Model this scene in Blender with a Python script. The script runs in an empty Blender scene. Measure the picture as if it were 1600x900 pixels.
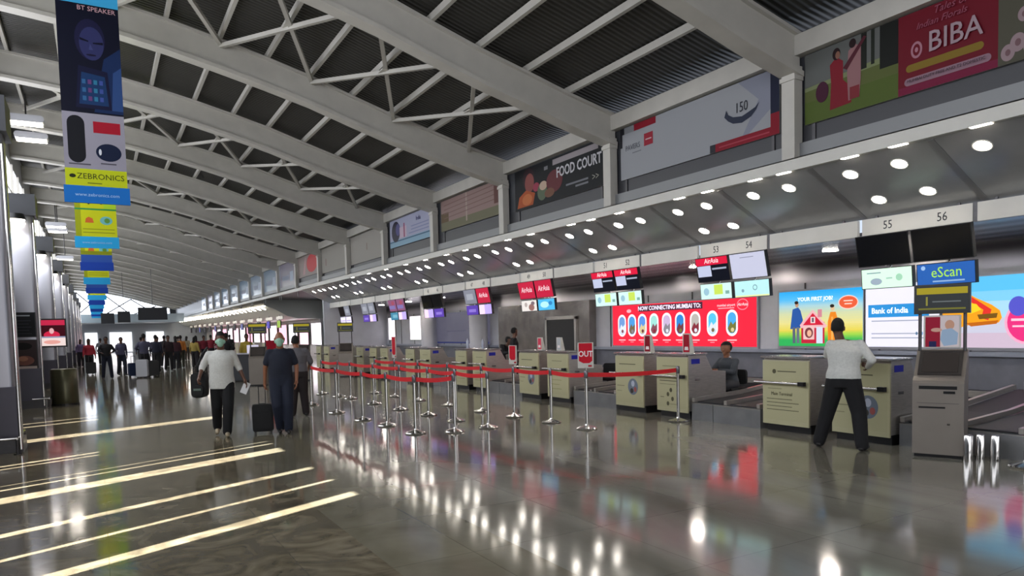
import bpy, bmesh, math, random
from mathutils import Vector, Matrix
from math import sin, cos, pi, radians, sqrt
random.seed(7)
SC = bpy.context.scene
COL = SC.collection

# ---------------------------------------------------------------- camera, world, sun, exposure
F_PX, CY = 1120.0, 577.0
yaw, pitch, roll = radians(30.0), radians(-3.2), radians(1.43)
fwd = Vector((sin(yaw)*cos(pitch), cos(yaw)*cos(pitch), sin(pitch)))
rgt = Vector((cos(yaw), -sin(yaw), 0))
upv = rgt.cross(fwd)
R_ = rgt*cos(roll) - upv*sin(roll)
U_ = rgt*sin(roll) + upv*cos(roll)
cam_d = bpy.data.cameras.new('camera')
cam = bpy.data.objects.new('camera', cam_d); COL.objects.link(cam)
m = Matrix((R_, U_, -fwd)).transposed().to_4x4(); m.translation = Vector((0, 0, 1.68))
cam.matrix_world = m
cam_d.sensor_width = 36; cam_d.lens = 36*F_PX/1600
cam_d.shift_y = (CY-450)/1600
cam_d.clip_start = .05; cam_d.clip_end = 400
SC.camera = cam
SC.view_settings.view_transform = 'Standard'; SC.view_settings.look = 'None'
SC.view_settings.exposure = 0.0; SC.view_settings.gamma = 1; SC.view_settings.use_curve_mapping = False
w = bpy.data.worlds.new('sky'); SC.world = w; w.use_nodes = True
w.node_tree.nodes['Background'].inputs[0].default_value = (.75, .85, 1, 1)
w.node_tree.nodes['Background'].inputs[1].default_value = 1.0
def light(name, kind, loc, energy, color=(1, 1, 1), **kw):
    d = bpy.data.lights.new(name, kind); d.energy = energy; d.color = color
    for k, v in kw.items(): setattr(d, k, v)
    o = bpy.data.objects.new(name, d); COL.objects.link(o); o.location = loc
    return o
SUN_E = 32.6
sun = light('sun', 'SUN', (-20, -8, 14), 55.0, (1, .965, .92), angle=radians(.53))
sd = Vector((.898, .44, -math.tan(radians(SUN_E))))
sun.rotation_euler = sd.to_track_quat('-Z', 'Y').to_euler()
WIN_SIDE, GLOW_BACK, WIN_FAR = 4.0, 3.0, 6.0       # brightness of the daylit panes and the added back glow
LAMP_E = 32.0                                     # brightness of the downlight faces

# ---------------------------------------------------------------- materials
def lin(c):
    c /= 255
    return c/12.92 if c <= .04045 else ((c+.055)/1.055)**2.4
def hexc(h):
    h = h.lstrip('#'); return tuple(lin(int(h[i:i+2], 16)) for i in (0, 2, 4)) + (1,)
MATS = {}
def mat(name, col, rough=.5, metal=0, emit=0, noise=None, bump=None, spec=None, coat=0):
    if name in MATS: return MATS[name]
    m = bpy.data.materials.new(name); m.use_nodes = True; nt = m.node_tree
    b = nt.nodes['Principled BSDF']; c = hexc(col)
    b.inputs['Base Color'].default_value = c
    b.inputs['Roughness'].default_value = rough; b.inputs['Metallic'].default_value = metal
    if spec is not None: b.inputs['Specular IOR Level'].default_value = spec
    if coat: b.inputs['Coat Weight'].default_value = coat
    if emit:
        b.inputs['Emission Color'].default_value = c; b.inputs['Emission Strength'].default_value = emit
        b.inputs['Base Color'].default_value = (c[0]*.1, c[1]*.1, c[2]*.1, 1)
    if noise:                                       # (scale, amount, stretch)
        sc, am, st = noise
        tc = nt.nodes.new('ShaderNodeTexCoord'); mp = nt.nodes.new('ShaderNodeMapping')
        mp.inputs['Scale'].default_value = st
        nz = nt.nodes.new('ShaderNodeTexNoise'); nz.inputs['Scale'].default_value = sc; nz.inputs['Detail'].default_value = 6
        nt.links.new(tc.outputs['Object'], mp.inputs[0]); nt.links.new(mp.outputs[0], nz.inputs[0])
        rp = nt.nodes.new('ShaderNodeMapRange')
        rp.inputs['From Min'].default_value = .3; rp.inputs['From Max'].default_value = .7
        rp.inputs['To Min'].default_value = 1-am; rp.inputs['To Max'].default_value = 1+am
        nt.links.new(nz.outputs[0], rp.inputs[0])
        mx = nt.nodes.new('ShaderNodeVectorMath'); mx.operation = 'SCALE'
        mx.inputs[0].default_value = c[:3]; nt.links.new(rp.outputs[0], mx.inputs['Scale'])
        nt.links.new(mx.outputs[0], b.inputs['Base Color'])
        if bump:
            bp = nt.nodes.new('ShaderNodeBump'); bp.inputs['Strength'].default_value = bump
            nt.links.new(nz.outputs[0], bp.inputs['Height']); nt.links.new(bp.outputs[0], b.inputs['Normal'])
    MATS[name] = m
    return m
def C(h, emit=0, rough=.45):
    return mat('print_%s_%s_%s' % (h.lstrip('#'), emit, rough), h, rough, 0, emit, spec=.5 if rough < .3 else .15)

def floor_material():
    m = bpy.data.materials.new('polished_stone_floor'); m.use_nodes = True; nt = m.node_tree; N = nt.nodes; L = nt.links
    b = N['Principled BSDF']
    tc = N.new('ShaderNodeTexCoord'); sx = N.new('ShaderNodeSeparateXYZ'); L.new(tc.outputs['Object'], sx.inputs[0])
    def noise(scale, det, dist=0, st=(1, 1, 1)):
        mp = N.new('ShaderNodeMapping'); mp.inputs['Scale'].default_value = st; L.new(tc.outputs['Object'], mp.inputs[0])
        n = N.new('ShaderNodeTexNoise'); n.inputs['Scale'].default_value = scale; n.inputs['Detail'].default_value = det
        n.inputs['Distortion'].default_value = dist; L.new(mp.outputs[0], n.inputs[0]); return n
    def ramp(src, stops):
        r = N.new('ShaderNodeValToRGB'); L.new(src, r.inputs[0]); e = r.color_ramp.elements
        while len(e) < len(stops): e.new(.5)
        for q, (p, c) in zip(e, stops): q.position = p; q.color = hexc(c)
        return r
    def mth(op, a, bb):
        n = N.new('ShaderNodeMath'); n.operation = op
        for i, v in enumerate((a, bb)):
            if isinstance(v, (int, float)): n.inputs[i].default_value = v
            else: L.new(v, n.inputs[i])
        return n.outputs[0]
    def mix(f, a, c2):
        n = N.new('ShaderNodeMix'); n.data_type = 'RGBA'; L.new(f, n.inputs[0]); L.new(a, n.inputs[6]); L.new(c2, n.inputs[7]); return n.outputs[2]
    swirl = ramp(noise(2.2, 9, 2.2).outputs[0], [(.3, '#554e3f'), (.5, '#746b57'), (.7, '#8f846e')])
    grey = ramp(noise(.9, 8, .8, (1, .35, 1)).outputs[0], [(.3, '#6b675a'), (.5, '#838074'), (.72, '#98958a')])
    band = ramp(noise(1.5, 6, .5).outputs[0], [(.3, '#6c6755'), (.7, '#88826f')])
    x = sx.outputs[0]
    f1 = mth('GREATER_THAN', x, 1.75); f2 = mth('GREATER_THAN', x, 2.75)
    c1 = mix(f1, swirl.outputs[0], band.outputs[0]); c2 = mix(f2, c1, grey.outputs[0])
    # slab joints
    br = N.new('ShaderNodeTexBrick'); mp = N.new('ShaderNodeMapping'); L.new(tc.outputs['Object'], mp.inputs[0]); L.new(mp.outputs[0], br.inputs[0])
    br.inputs['Scale'].default_value = 1; br.inputs['Brick Width'].default_value = 1.2; br.inputs['Row Height'].default_value = 1.2
    br.inputs['Mortar Size'].default_value = .004; br.offset = 0
    br.inputs['Color1'].default_value = (1, 1, 1, 1); br.inputs['Color2'].default_value = (.86, .86, .86, 1); br.inputs['Mortar'].default_value = (.62, .62, .6, 1)
    mu = N.new('ShaderNodeMix'); mu.data_type = 'RGBA'; mu.blend_type = 'MULTIPLY'; mu.inputs[0].default_value = 1
    L.new(c2, mu.inputs[6]); L.new(br.outputs[0], mu.inputs[7]); L.new(mu.outputs[2], b.inputs['Base Color'])
    rr = N.new('ShaderNodeMapRange'); L.new(noise(3, 5, .3).outputs[0], rr.inputs[0])
    rr.inputs['To Min'].default_value = .05; rr.inputs['To Max'].default_value = .14; L.new(rr.outputs[0], b.inputs['Roughness'])
    b.inputs['Specular IOR Level'].default_value = .55
    bp = N.new('ShaderNodeBump'); bp.inputs['Strength'].default_value = .02; bp.inputs['Distance'].default_value = .05
    L.new(noise(1.3, 3).outputs[0], bp.inputs['Height']); L.new(bp.outputs[0], b.inputs['Normal'])
    return m
def deck_material():
    m = bpy.data.materials.new('ribbed_roof_deck'); m.use_nodes = True; nt = m.node_tree; N = nt.nodes; L = nt.links
    b = N['Principled BSDF']; b.inputs['Roughness'].default_value = .42; b.inputs['Metallic'].default_value = .35
    tc = N.new('ShaderNodeTexCoord'); wv = N.new('ShaderNodeTexWave'); wv.bands_direction = 'Y'; wv.inputs['Scale'].default_value = 2.9
    L.new(tc.outputs['Object'], wv.inputs[0])
    r = N.new('ShaderNodeValToRGB'); L.new(wv.outputs[0], r.inputs[0])
    r.color_ramp.elements[0].color = hexc('#2b2a27'); r.color_ramp.elements[1].color = hexc('#393834'); L.new(r.outputs[0], b.inputs['Base Color'])
    bp = N.new('ShaderNodeBump'); bp.inputs['Strength'].default_value = .35; bp.inputs['Distance'].default_value = .05
    L.new(wv.outputs[0], bp.inputs['Height']); L.new(bp.outputs[0], b.inputs['Normal'])
    return m
def stripe_material(name, a, bcol, scale, direction='Z', rough=.3, metal=.6):
    m = bpy.data.materials.new(name); m.use_nodes = True; nt = m.node_tree; N = nt.nodes; L = nt.links
    b = N['Principled BSDF']; b.inputs['Roughness'].default_value = rough; b.inputs['Metallic'].default_value = metal
    tc = N.new('ShaderNodeTexCoord'); wv = N.new('ShaderNodeTexWave'); wv.bands_direction = direction; wv.inputs['Scale'].default_value = scale
    L.new(tc.outputs['Object'], wv.inputs[0]); r = N.new('ShaderNodeValToRGB'); L.new(wv.outputs[0], r.inputs[0])
    r.color_ramp.elements[0].color = hexc(a); r.color_ramp.elements[1].color = hexc(bcol); L.new(r.outputs[0], b.inputs['Base Color'])
    return m
WHITE = mat('white_painted_steel', '#b5b2aa', .45, 0, 0, (3, .06, (1, 1, 1)))
WHITE2 = mat('warm_white_panel', '#c4c2ba', .4, 0, 0, (2, .05, (1, 1, 1)))
STEEL = mat('brushed_steel', '#b4b0aa', .34, .8, 0, (8, .12, (1, 1, 12)))
CHROME = mat('polished_steel', '#d5d3d0', .12, 1, 0, (20, .04, (1, 1, .2)))
DSTEEL = mat('dark_steel', '#4b4a4c', .35, .6, 0, (6, .1, (1, 1, 4)))
CREAM = mat('cream_laminate', '#b9b591', .42, 0, 0, (5, .04, (1, 1, 1)))
BLACK = mat('black_plastic', '#101113', .35)
RUBBER = mat('black_rubber', '#17171a', .6, 0, 0, (30, .2, (1, 1, 1)))
SOFFIT = mat('grey_glossy_soffit', '#a6a6a6', .24, .35, 0, (1.3, .12, (1, 1, 1)))
GREYP = mat('grey_panel', '#bcbdc4', .35, .05, 0, (2, .06, (1, 1, 1)))
DGREY = mat('dark_grey_panel', '#3b3d42', .45, 0, 0, (3, .1, (1, 1, 1)))
RED = mat('red_webbing', '#d3121f', .5, 0, 0, (60, .08, (1, 1, 1)))
PANE = mat('daylit_window_pane', '#f4f7ff', .2, 0, WIN_SIDE)
BACK_GLOW = mat('added_back_glow', '#f1f1f4', .2, 0, GLOW_BACK)
PANEF = mat('daylit_end_window', '#eaf2ff', .2, 0, WIN_FAR)
LAMP = mat('lamp_lens', '#fff6ea', .3, 0, LAMP_E)
LAMP_S = mat('strip_lamp_lens', '#fff4e4', .3, 0, 22.0)
LAMP_R = mat('recessed_lamp_lens', '#fff4e8', .3, 0, 150.0)

# ---------------------------------------------------------------- mesh helpers
class MB:
    def __init__(s): s.v = []; s.f = []; s.mi = []; s.mats = []
    def _m(s, m):
        if m not in s.mats: s.mats.append(m)
        return s.mats.index(m)
    def add(s, vs, fs, m):
        n = len(s.v); s.v += [tuple(v) for v in vs]; k = s._m(m)
        for f in fs: s.f.append(tuple(n+i for i in f)); s.mi.append(k)
        return s
    def box(s, x0, y0, z0, x1, y1, z1, m):
        x0, x1 = min(x0, x1), max(x0, x1); y0, y1 = min(y0, y1), max(y0, y1); z0, z1 = min(z0, z1), max(z0, z1)
        vs = [(x, y, z) for z in (z0, z1) for y in (y0, y1) for x in (x0, x1)]
        return s.add(vs, [(0, 2, 3, 1), (4, 5, 7, 6), (0, 1, 5, 4), (2, 6, 7, 3), (0, 4, 6, 2), (1, 3, 7, 5)], m)
    def bevbox(s, x0, y0, z0, x1, y1, z1, r, m, n=3):      # rounded in the x-z outline, extruded in y
        pts = []
        for cx, cz, a0 in ((x1-r, z1-r, 0), (x0+r, z1-r, 90), (x0+r, z0+r, 180), (x1-r, z0+r, 270)):
            for k in range(n+1):
                a = radians(a0+90*k/n); pts.append((cx+r*cos(a), cz+r*sin(a)))
        return s.prism([(p[0], p[1]) for p in pts], y0, y1, m, 'xz')
    def prism(s, pts, a0, a1, m, plane='xz'):
        n = len(pts)
        def P(p, a): return (p[0], a, p[1]) if plane == 'xz' else ((a, p[0], p[1]) if plane == 'yz' else (p[0], p[1], a))
        vs = [P(p, a0) for p in pts] + [P(p, a1) for p in pts]
        fs = [tuple(range(n)), tuple(range(2*n-1, n-1, -1))] + [(i, (i+1) % n, n+(i+1) % n, n+i) for i in range(n)]
        return s.add(vs, fs, m)
    def cyl(s, p0, p1, r0, r1, m, n=12, caps=True):
        p0, p1 = Vector(p0), Vector(p1); d = (p1-p0)
        if d.length < 1e-6: return s
        d.normalize(); a = d.orthogonal().normalized(); b = d.cross(a)
        vs = []
        for p, r in ((p0, r0), (p1, r1)):
            for i in range(n):
                t = 2*pi*i/n; vs.append(p + a*r*cos(t) + b*r*sin(t))
        fs = [(i, (i+1) % n, n+(i+1) % n, n+i) for i in range(n)]
        if caps: fs += [tuple(range(n-1, -1, -1)), tuple(range(n, 2*n))]
        return s.add(vs, fs, m)
    def bar(s, p0, p1, w, h, m, up=(0, 0, 1)):
        p0, p1 = Vector(p0), Vector(p1); d = (p1-p0).normalized(); u = Vector(up); a = d.cross(u).normalized(); b = a.cross(d).normalized()
        vs = [p + a*i*w/2 + b*j*h/2 for p in (p0, p1) for i, j in ((-1, -1), (1, -1), (1, 1), (-1, 1))]
        return s.add(vs, [(3, 2, 1, 0), (4, 5, 6, 7), (0, 1, 5, 4), (1, 2, 6, 5), (2, 3, 7, 6), (3, 0, 4, 7)], m)
    def tube(s, pts, r, m, n=8):
        for a, b in zip(pts[:-1], pts[1:]): s.cyl(a, b, r, r, m, n)
        return s
    def lathe(s, prof, m, n=20, c=(0, 0, 0)):
        vs = []; k = len(prof)
        for i in range(n):
            t = 2*pi*i/n
            for r, z in prof: vs.append((c[0]+r*cos(t), c[1]+r*sin(t), c[2]+z))
        fs = [(i*k+j, ((i+1) % n)*k+j, ((i+1) % n)*k+j+1, i*k+j+1) for i in range(n) for j in range(k-1)]
        return s.add(vs, fs, m)
    def sphere(s, c, r, m, n=10, k=6):
        if not isinstance(r, (tuple, list)): r = (r, r, r)
        vs = []
        for j in range(k+1):
            ph = pi*j/k
            for i in range(n):
                t = 2*pi*i/n; vs.append((c[0]+r[0]*sin(ph)*cos(t), c[1]+r[1]*sin(ph)*sin(t), c[2]+r[2]*cos(ph)))
        fs = [(j*n+i, (j+1)*n+i, (j+1)*n+(i+1) % n, j*n+(i+1) % n) for j in range(k) for i in range(n)]
        return s.add(vs, fs, m)
    def build(s, name, parent=None, loc=None, rot=None, smooth=False):
        me = bpy.data.meshes.new(name); me.from_pydata(s.v, [], s.f)
        for m in s.mats: me.materials.append(m)
        me.polygons.foreach_set('material_index', s.mi)
        if smooth:
            me.polygons.foreach_set('use_smooth', [True]*len(me.polygons))
            try: me.set_sharp_from_angle(angle=radians(40))
            except Exception: pass
        me.validate(); me.update()
        o = bpy.data.objects.new(name, me); COL.objects.link(o)
        if parent: o.parent = parent
        if loc: o.location = loc
        if rot: o.rotation_euler = rot
        return o
def tag(o, label=None, cat=None, group=None, kind=None):
    if label: o['label'] = label
    if cat: o['category'] = cat
    if group: o['group'] = group
    if kind: o['kind'] = kind
    return o
def thing(name, label, cat, loc=(0, 0, 0), rz=0, group=None):
    o = bpy.data.objects.new(name, None); COL.objects.link(o); o.empty_display_size = .2
    o.location = loc; o.rotation_euler = (0, 0, rz)
    return tag(o, label, cat, group)
WALLROT = -pi/2      # local x runs toward the camera along the hall, local y runs into the right-hand wall
def rt(name, label, cat, X, Y, z=0, group=None): return thing(name, label, cat, (X, Y, z), WALLROT, group)
def struct(name, mb, loc=None, smooth=False): return tag(mb.build(name, None, loc, None, smooth), kind='structure')
def copy_tree(o, parent=None):
    c = o.copy(); COL.objects.link(c); c.parent = parent
    for ch in list(o.children): copy_tree(ch, c)
    return c
def text(s, size, m, parent, x, y, z, align='CENTER', name='lettering', shear=0, sx=1, bold=0):
    cu = bpy.data.curves.new(name, 'FONT'); cu.body = s; cu.size = size; cu.align_x = align; cu.align_y = 'CENTER'
    cu.extrude = .001; cu.shear = shear; cu.resolution_u = 2; cu.offset = bold
    t = bpy.data.objects.new(name, cu); COL.objects.link(t)
    dg = bpy.context.evaluated_depsgraph_get(); dg.update()
    me = bpy.data.meshes.new_from_object(t.evaluated_get(dg))
    bpy.data.objects.remove(t); bpy.data.curves.remove(cu)
    me.name = name; me.materials.clear(); me.materials.append(m)
    me.transform(Matrix.Diagonal((sx, 1, 1, 1))); me.transform(Matrix.Rotation(pi/2, 4, 'X'))
    if y is None: y = Pic.last-.0012
    o = bpy.data.objects.new(name, me); COL.objects.link(o); o.parent = parent; o.location = (x, y, z)
    return o
class Pic:                                          # a printed picture: thin stacked shapes facing local -y
    def __init__(s, y=0, step=.0007): s.mb = MB(); s.y = y; s.step = step
    def poly(s, pts, m):
        s.y -= s.step; s.mb.add([(p[0], s.y, p[1]) for p in pts], [tuple(range(len(pts)))], m); return s
    def rect(s, x0, z0, x1, z1, m): return s.poly([(x0, z0), (x1, z0), (x1, z1), (x0, z1)], m)
    def ell(s, cx, cz, rx, rz, m, n=24): return s.poly([(cx+rx*cos(2*pi*i/n), cz+rz*sin(2*pi*i/n)) for i in range(n)], m)
    def rrect(s, cx, cz, w, h, m, n=8):              # stadium / rounded window
        r = min(w, h)/2; pts = []
        for ccx, ccz, a0 in ((cx+w/2-r, cz+h/2-r, 0), (cx-w/2+r, cz+h/2-r, 90), (cx-w/2+r, cz-h/2+r, 180), (cx+w/2-r, cz-h/2+r, 270)):
            for k in range(n+1):
                a = radians(a0+90*k/n); pts.append((ccx+r*cos(a), ccz+r*sin(a)))
        return s.poly(pts, m)
    last = 0
    def build(s, parent, name='printed_picture'): Pic.last = s.y; return s.mb.build(name, parent)
ORD = ['nearest', 'second nearest', 'third nearest', 'fourth nearest', 'fifth nearest', 'sixth nearest', 'seventh nearest', 'eighth nearest', 'ninth nearest', 'tenth nearest',
       'eleventh nearest', 'twelfth nearest', 'thirteenth nearest', 'fourteenth nearest', 'fifteenth nearest', 'sixteenth nearest', 'seventeenth nearest', 'eighteenth nearest',
       'nineteenth nearest', 'twentieth nearest', 'twenty-first nearest', 'twenty-second nearest', 'twenty-third nearest', 'twenty-fourth nearest', 'twenty-fifth nearest', 'twenty-sixth nearest',
       'twenty-seventh nearest', 'twenty-eighth nearest', 'twenty-ninth nearest', 'thirtieth nearest', 'thirty-first nearest', 'thirty-second nearest', 'thirty-third nearest', 'thirty-fourth nearest',
       'thirty-fifth nearest', 'thirty-sixth nearest', 'thirty-seventh nearest', 'thirty-eighth nearest', 'thirty-ninth nearest', 'fortieth nearest']
# ---------------------------------------------------------------- room shell
YB, YE, XL = -12.0, 101.0, -2.1
ZT = [(-3.2, 8.2), (-1.4, 8.08), (.5, 7.9), (1.45, 7.73), (2.4, 7.52), (3.3, 7.3), (4.16, 7.07), (5.05, 6.78), (5.95, 6.5), (6.9, 6.25), (7.8, 6.0), (8.9, 5.74)]
def ztop(x):
    for (a, za), (b, zb) in zip(ZT[:-1], ZT[1:]):
        if x <= b: return za + (zb-za)*(x-a)/(b-a)
    return ZT[-1][1]
struct('floor', MB().box(-2.4, YB, -.1, 16, YE+6, 0, floor_material()))
deck = MB(); dm = deck_material(); xs = [-2.4+i*(11.5)/24 for i in range(25)]
for a, b in zip(xs[:-1], xs[1:]):
    deck.add([(a, YB, ztop(a)+.14), (b, YB, ztop(b)+.14), (b, YE, ztop(b)+.14), (a, YE, ztop(a)+.14),
              (a, YB, ztop(a)+.24), (b, YB, ztop(b)+.24), (b, YE, ztop(b)+.24), (a, YE, ztop(a)+.24)],
             [(0, 3, 2, 1), (4, 5, 6, 7), (0, 1, 5, 4), (2, 3, 7, 6)], dm)
struct('ceiling', deck)
# left wall: steel panels with narrow open slots that let the low sun in, daylit clerestory above
slots = [(5.15, .22), (5.98, .11), (6.88, .18), (8.62, .4), (9.3, .1), (9.6, .06), (11.0, .1), (11.3, .14), (13.95, .5), (16.4, .2), (17.1, .14)]
wl = MB(); y = YB
for yc, wd in slots:
    wl.box(XL-.06, y, 0, XL, yc-wd/2, 3.15, DSTEEL); y = yc+wd/2
wl.box(XL-.06, y, 0, XL, YE, 3.15, DSTEEL)
wl.box(XL-.06, YB, 3.15, XL, YE, 3.45, GREYP); wl.box(XL-.06, YB, 7.3, XL, YE, 8.35, GREYP)
wl.box(XL-.06, YB, 3.45, XL-.02, YE, 7.3, PANE)
for yc, wd in slots[6:8]+slots[9:]: wl.box(XL-.06, yc-wd/2, 1.5, XL, yc+wd/2, 3.15, DSTEEL)
struct('wall_left', wl)
fr = MB()
yy = YB
while yy < YE:
    fr.box(XL-.02, yy-.04, 3.45, XL+.06, yy+.04, 7.3, WHITE); yy += 2.1
for z in (4.4, 5.35, 6.3): fr.box(XL-.02, YB, z-.03, XL+.05, YE, z+.03, WHITE)
struct('window_1', fr)
# wall behind the camera: unseen glowing panes added to light the beam faces
wb = MB(); wb.box(XL, YB-.1, 0, 13.2, YB, .5, DGREY); wb.box(XL, YB-.1, 5.2, 13.2, YB, 8.35, GREYP); wb.box(XL, YB-.1, .5, 13.2, YB-.04, 5.2, BACK_GLOW)
struct('wall_back', wb)
fr = MB()
for i in range(9): fr.box(XL+i*1.9-.05, YB-.04, .5, XL+i*1.9+.05, YB+.06, 5.2, WHITE)
for z in (2.4, 3.8): fr.box(XL, YB-.04, z-.04, 13.2, YB+.05, z+.04, WHITE)
struct('added_window_back', fr)
# far end wall with an arched window under the roof
wf = MB(); wf.box(-2.2, YE, 0, 16, YE+.2, 4.55, mat('pale_end_wall', '#b4bfc6', .5))
win = [(-2.0, 4.55)] + [(8.2, 4.75)] + [(x, ztop(x)-.55) for x in (8.2, 7.2, 6.2, 5, 4, 3, 2, 1, 0, -1, -2.0)]
wf.prism(win, YE, YE+.06, PANEF, 'xz')
wf.prism([(-2.2, 8.35)] + [(9.1, 8.35), (9.1, 4.5), (8.2, 4.5), (8.2, 4.75)] + [(x, ztop(x)-.56) for x in (8.2, 7.2, 6.2, 5, 4, 3, 2, 1, 0, -1, -2.2)], YE, YE+.2, DGREY, 'xz')
struct('wall_far', wf)
fx = MB()
for x0, x1 in ((-1.9, .9), (.9, 3.9), (3.9, 6.7)):
    fx.bar((x0, YE-.1, 4.6), (x1, YE-.1, min(ztop(x1)-.6, 7.4)), .14, .12, DSTEEL, (0, 1, 0)); fx.bar((x0, YE-.1, min(ztop(x0)-.6, 7.4)), (x1, YE-.1, 4.6), .14, .12, DSTEEL, (0, 1, 0))
fx.box(-2, YE-.2, 4.45, 8.2, YE-.05, 4.65, DGREY)
struct('window_3', fx)
# far mezzanine edge and bright doorways below it
mz = MB(); mz.box(-2.05, 86, 3.55, 8.4, YE, 3.8, mat('mezzanine_blue_grey', '#a9b8c2', .4)); mz.box(-2.05, 85.9, 3.4, 8.4, 86, 4.3, mat('mezzanine_front', '#9fb0bb', .4))
struct('trim_1', mz)
dr = MB()
for x0, x1 in ((-1.2, .1), (1.4, 3.8), (5.4, 7.4)): dr.box(x0, YE-.12, .1, x1, YE-.02, 2.5, mat('bright_doorway', '#f5f2f6', .4, 0, 1.6))
struct('door_1', dr)

# right side, main counter bank: Y 2.5..35.3
Y0, Y1 = -3.0, 35.3
rw = MB()
rw.box(13, Y0, 0, 13.2, 36, 1.06, mat('dark_slate_dado', '#6c6d75', .35, .1, 0, (4, .1, (1, 1, 1))))
rw.box(13, Y0, 1.06, 13.2, 36, 2.5, GREYP)
rw.box(13, Y0, 2.5, 13.2, 36, 3.3, stripe_material('slatted_metal_wall', '#57565c', '#cfccd2', .55))
rw.box(8.9, Y0, 4.2, 9.0, YE, 5.8, DGREY)                # wall behind the upper posters
struct('wall_right', rw)
tm = MB()
tm.box(12.9, Y0, 1.02, 13.0, 35.3, 1.1, mat('ledge_blue_grey', '#9aa0ad', .3, .4))
y = 3.4
while y < 35:                                            # vertical wall joints
    tm.box(12.98, y-.015, 1.1, 13.0, y+.015, 2.5, DSTEEL); y += 1.66
struct('trim_2', tm)
ic = MB(); ic.box(10.06, Y0, 2.95, 13.0, 35.3, 3.0, stripe_material('slatted_metal_soffit', '#8b888e', '#d4d1d6', .5, 'X', .22, .7))
struct('ceiling_1', ic)
so = MB()
so.prism([(8.72, 3.84), (10.04, 3.185), (10.04, 3.27), (8.72, 3.92)], Y0, Y1, SOFFIT, 'xz')
struct('ceiling_2', so)
sj = MB(); y = 5.02-1.68*4
while y < 35:
    for yy in (y,):
        sj.prism([(8.76, 3.815), (10.02, 3.19), (10.02, 3.196), (8.76, 3.825)], yy-.045, yy+.045, mat('soffit_joint_cover', '#858484', .3, .4), 'xz')
    y += 1.68
struct('trim_3', sj)
fa = MB()
fa.box(8.66, Y0, 3.83, 8.74, Y1, 4.0, WHITE2); fa.box(8.66, Y0, 3.985, 8.95, Y1, 4.0, WHITE2)
fa.box(8.8, Y0, 4.0, 8.95, YE, 4.22, mat('mid_grey_fascia', '#77797a', .4, .2)); fa.box(8.88, Y0, 4.22, 8.95, YE, 4.5, mat('dark_gap_strip', '#2a2b30', .4))  # dark strip painted in for the shaded gap below the posters
fa.box(8.8, 35.3, 3.85, 8.95, YE, 4.05, WHITE2)
fa.box(8.74, Y0, 5.44, 8.98, YE, 5.72, WHITE)
struct('trim_4', fa)
ew = MB(); ew.box(9.75, 35.3, 0, 13.2, 35.45, 3.9, GREYP); ew.box(8.7, 35.3, 3.85, 9.75, 35.42, 4.0, WHITE2)
ew.prism([(8.72, 3.84), (10.04, 3.185), (10.04, 3.9), (8.72, 3.9)], 35.3, 35.4, GREYP, 'xz')
struct('wall_right_end', ew)
# a steel service portal in the back wall with a dark doorway
po = MB(); po.box(12.75, 17.4, 0, 13.0, 23.0, 2.5, mat('lift_front_steel', '#8d8782', .25, .85, 0, (3, .2, (1, 1, 1))))
struct('trim_5', po)
d = MB(); d.box(12.7, 18.1, 0, 12.76, 19.65, 1.95, mat('dark_doorway', '#050506', .5)); d.box(12.68, 18.0, 0, 12.77, 18.1, 2.02, STEEL); d.box(12.68, 19.65, 0, 12.77, 19.75, 2.02, STEEL); d.box(12.68, 18.0, 1.95, 12.77, 19.75, 2.05, STEEL)
struct('door_2', d)
pl = MB()
for yy in (24.3, 29.0): pl.cyl((12.6, yy, 0), (12.6, yy, 2.95), .35, .35, GREYP, 20)
struct('trim_6', pl, smooth=True)

# ---------------------------------------------------------------- roof steel
XB = [-2.3, -1.4, -.4, .5, 1.45, 2.4, 3.3, 4.16, 5.05, 5.95, 6.9, 7.8, 8.85]
def beam(yb):
    mb = MB()
    for (dz0, dz1, hw) in ((0, -.05, .14), (-.05, -.53, .075), (-.53, -.6, .15)):
        vs = []; fs = []
        for x in XB:
            z = ztop(x)
            vs += [(x, -hw, z+dz0), (x, hw, z+dz0), (x, hw, z+dz1), (x, -hw, z+dz1)]
        for i in range(len(XB)-1):
            for j in range(4): fs.append((i*4+j, i*4+(j+1) % 4, i*4+4+(j+1) % 4, i*4+4+j))
        n = len(XB)-1; fs += [(0, 3, 2, 1), (n*4, n*4+1, n*4+2, n*4+3)]
        mb.add(vs, fs, WHITE)
    return mb
BEAM_Y = [2.8 + 4.2*k for k in range(24)]
b0 = beam(0).build('roof_beam', None, (0, BEAM_Y[0], 0))
for k, yb in enumerate(BEAM_Y):
    o = b0 if k == 0 else b0.copy()
    if k: COL.objects.link(o)
    o.location = (0, yb, 0)
    tag(o, '%s curved off-white steel roof beam spanning the hall' % (ORD[k].capitalize() if k else 'Nearest, mostly out of frame,'), 'roof beam', 'curved roof beams')
pm = MB().box(-.11, -.11, 3.99, .06, .11, 5.3, WHITE); pm.box(-.13, -.13, 5.1, .06, .13, 5.16, WHITE)
p0 = pm.build('wall_post', None, (8.8, BEAM_Y[1], 0))
for k, yb in enumerate(BEAM_Y[1:17]):
    o = p0 if k == 0 else p0.copy()
    if k: COL.objects.link(o)
    o.location = (8.8, yb, 0)
    tag(o, '%s white post standing between the upper wall posters' % ORD[k].capitalize(), 'post', 'posts between the upper posters')
for k, x in enumerate(XB[1:-1]):
    z = ztop(x)+.005
    o = MB().box(-.035, -5, 0, .035, YE, .12, WHITE).build('roof_purlin', None, (x, 0, z))
    tag(o, 'Long thin off-white roof purlin, number %s counted from the poster wall' % ['eleven', 'ten', 'nine', 'eight', 'seven', 'six', 'five', 'four', 'three', 'two', 'one'][k], 'purlin', 'purlins under the roof deck')
nod = [-1.4, .5, 2.4, 4.16, 5.95, 7.8]
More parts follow.
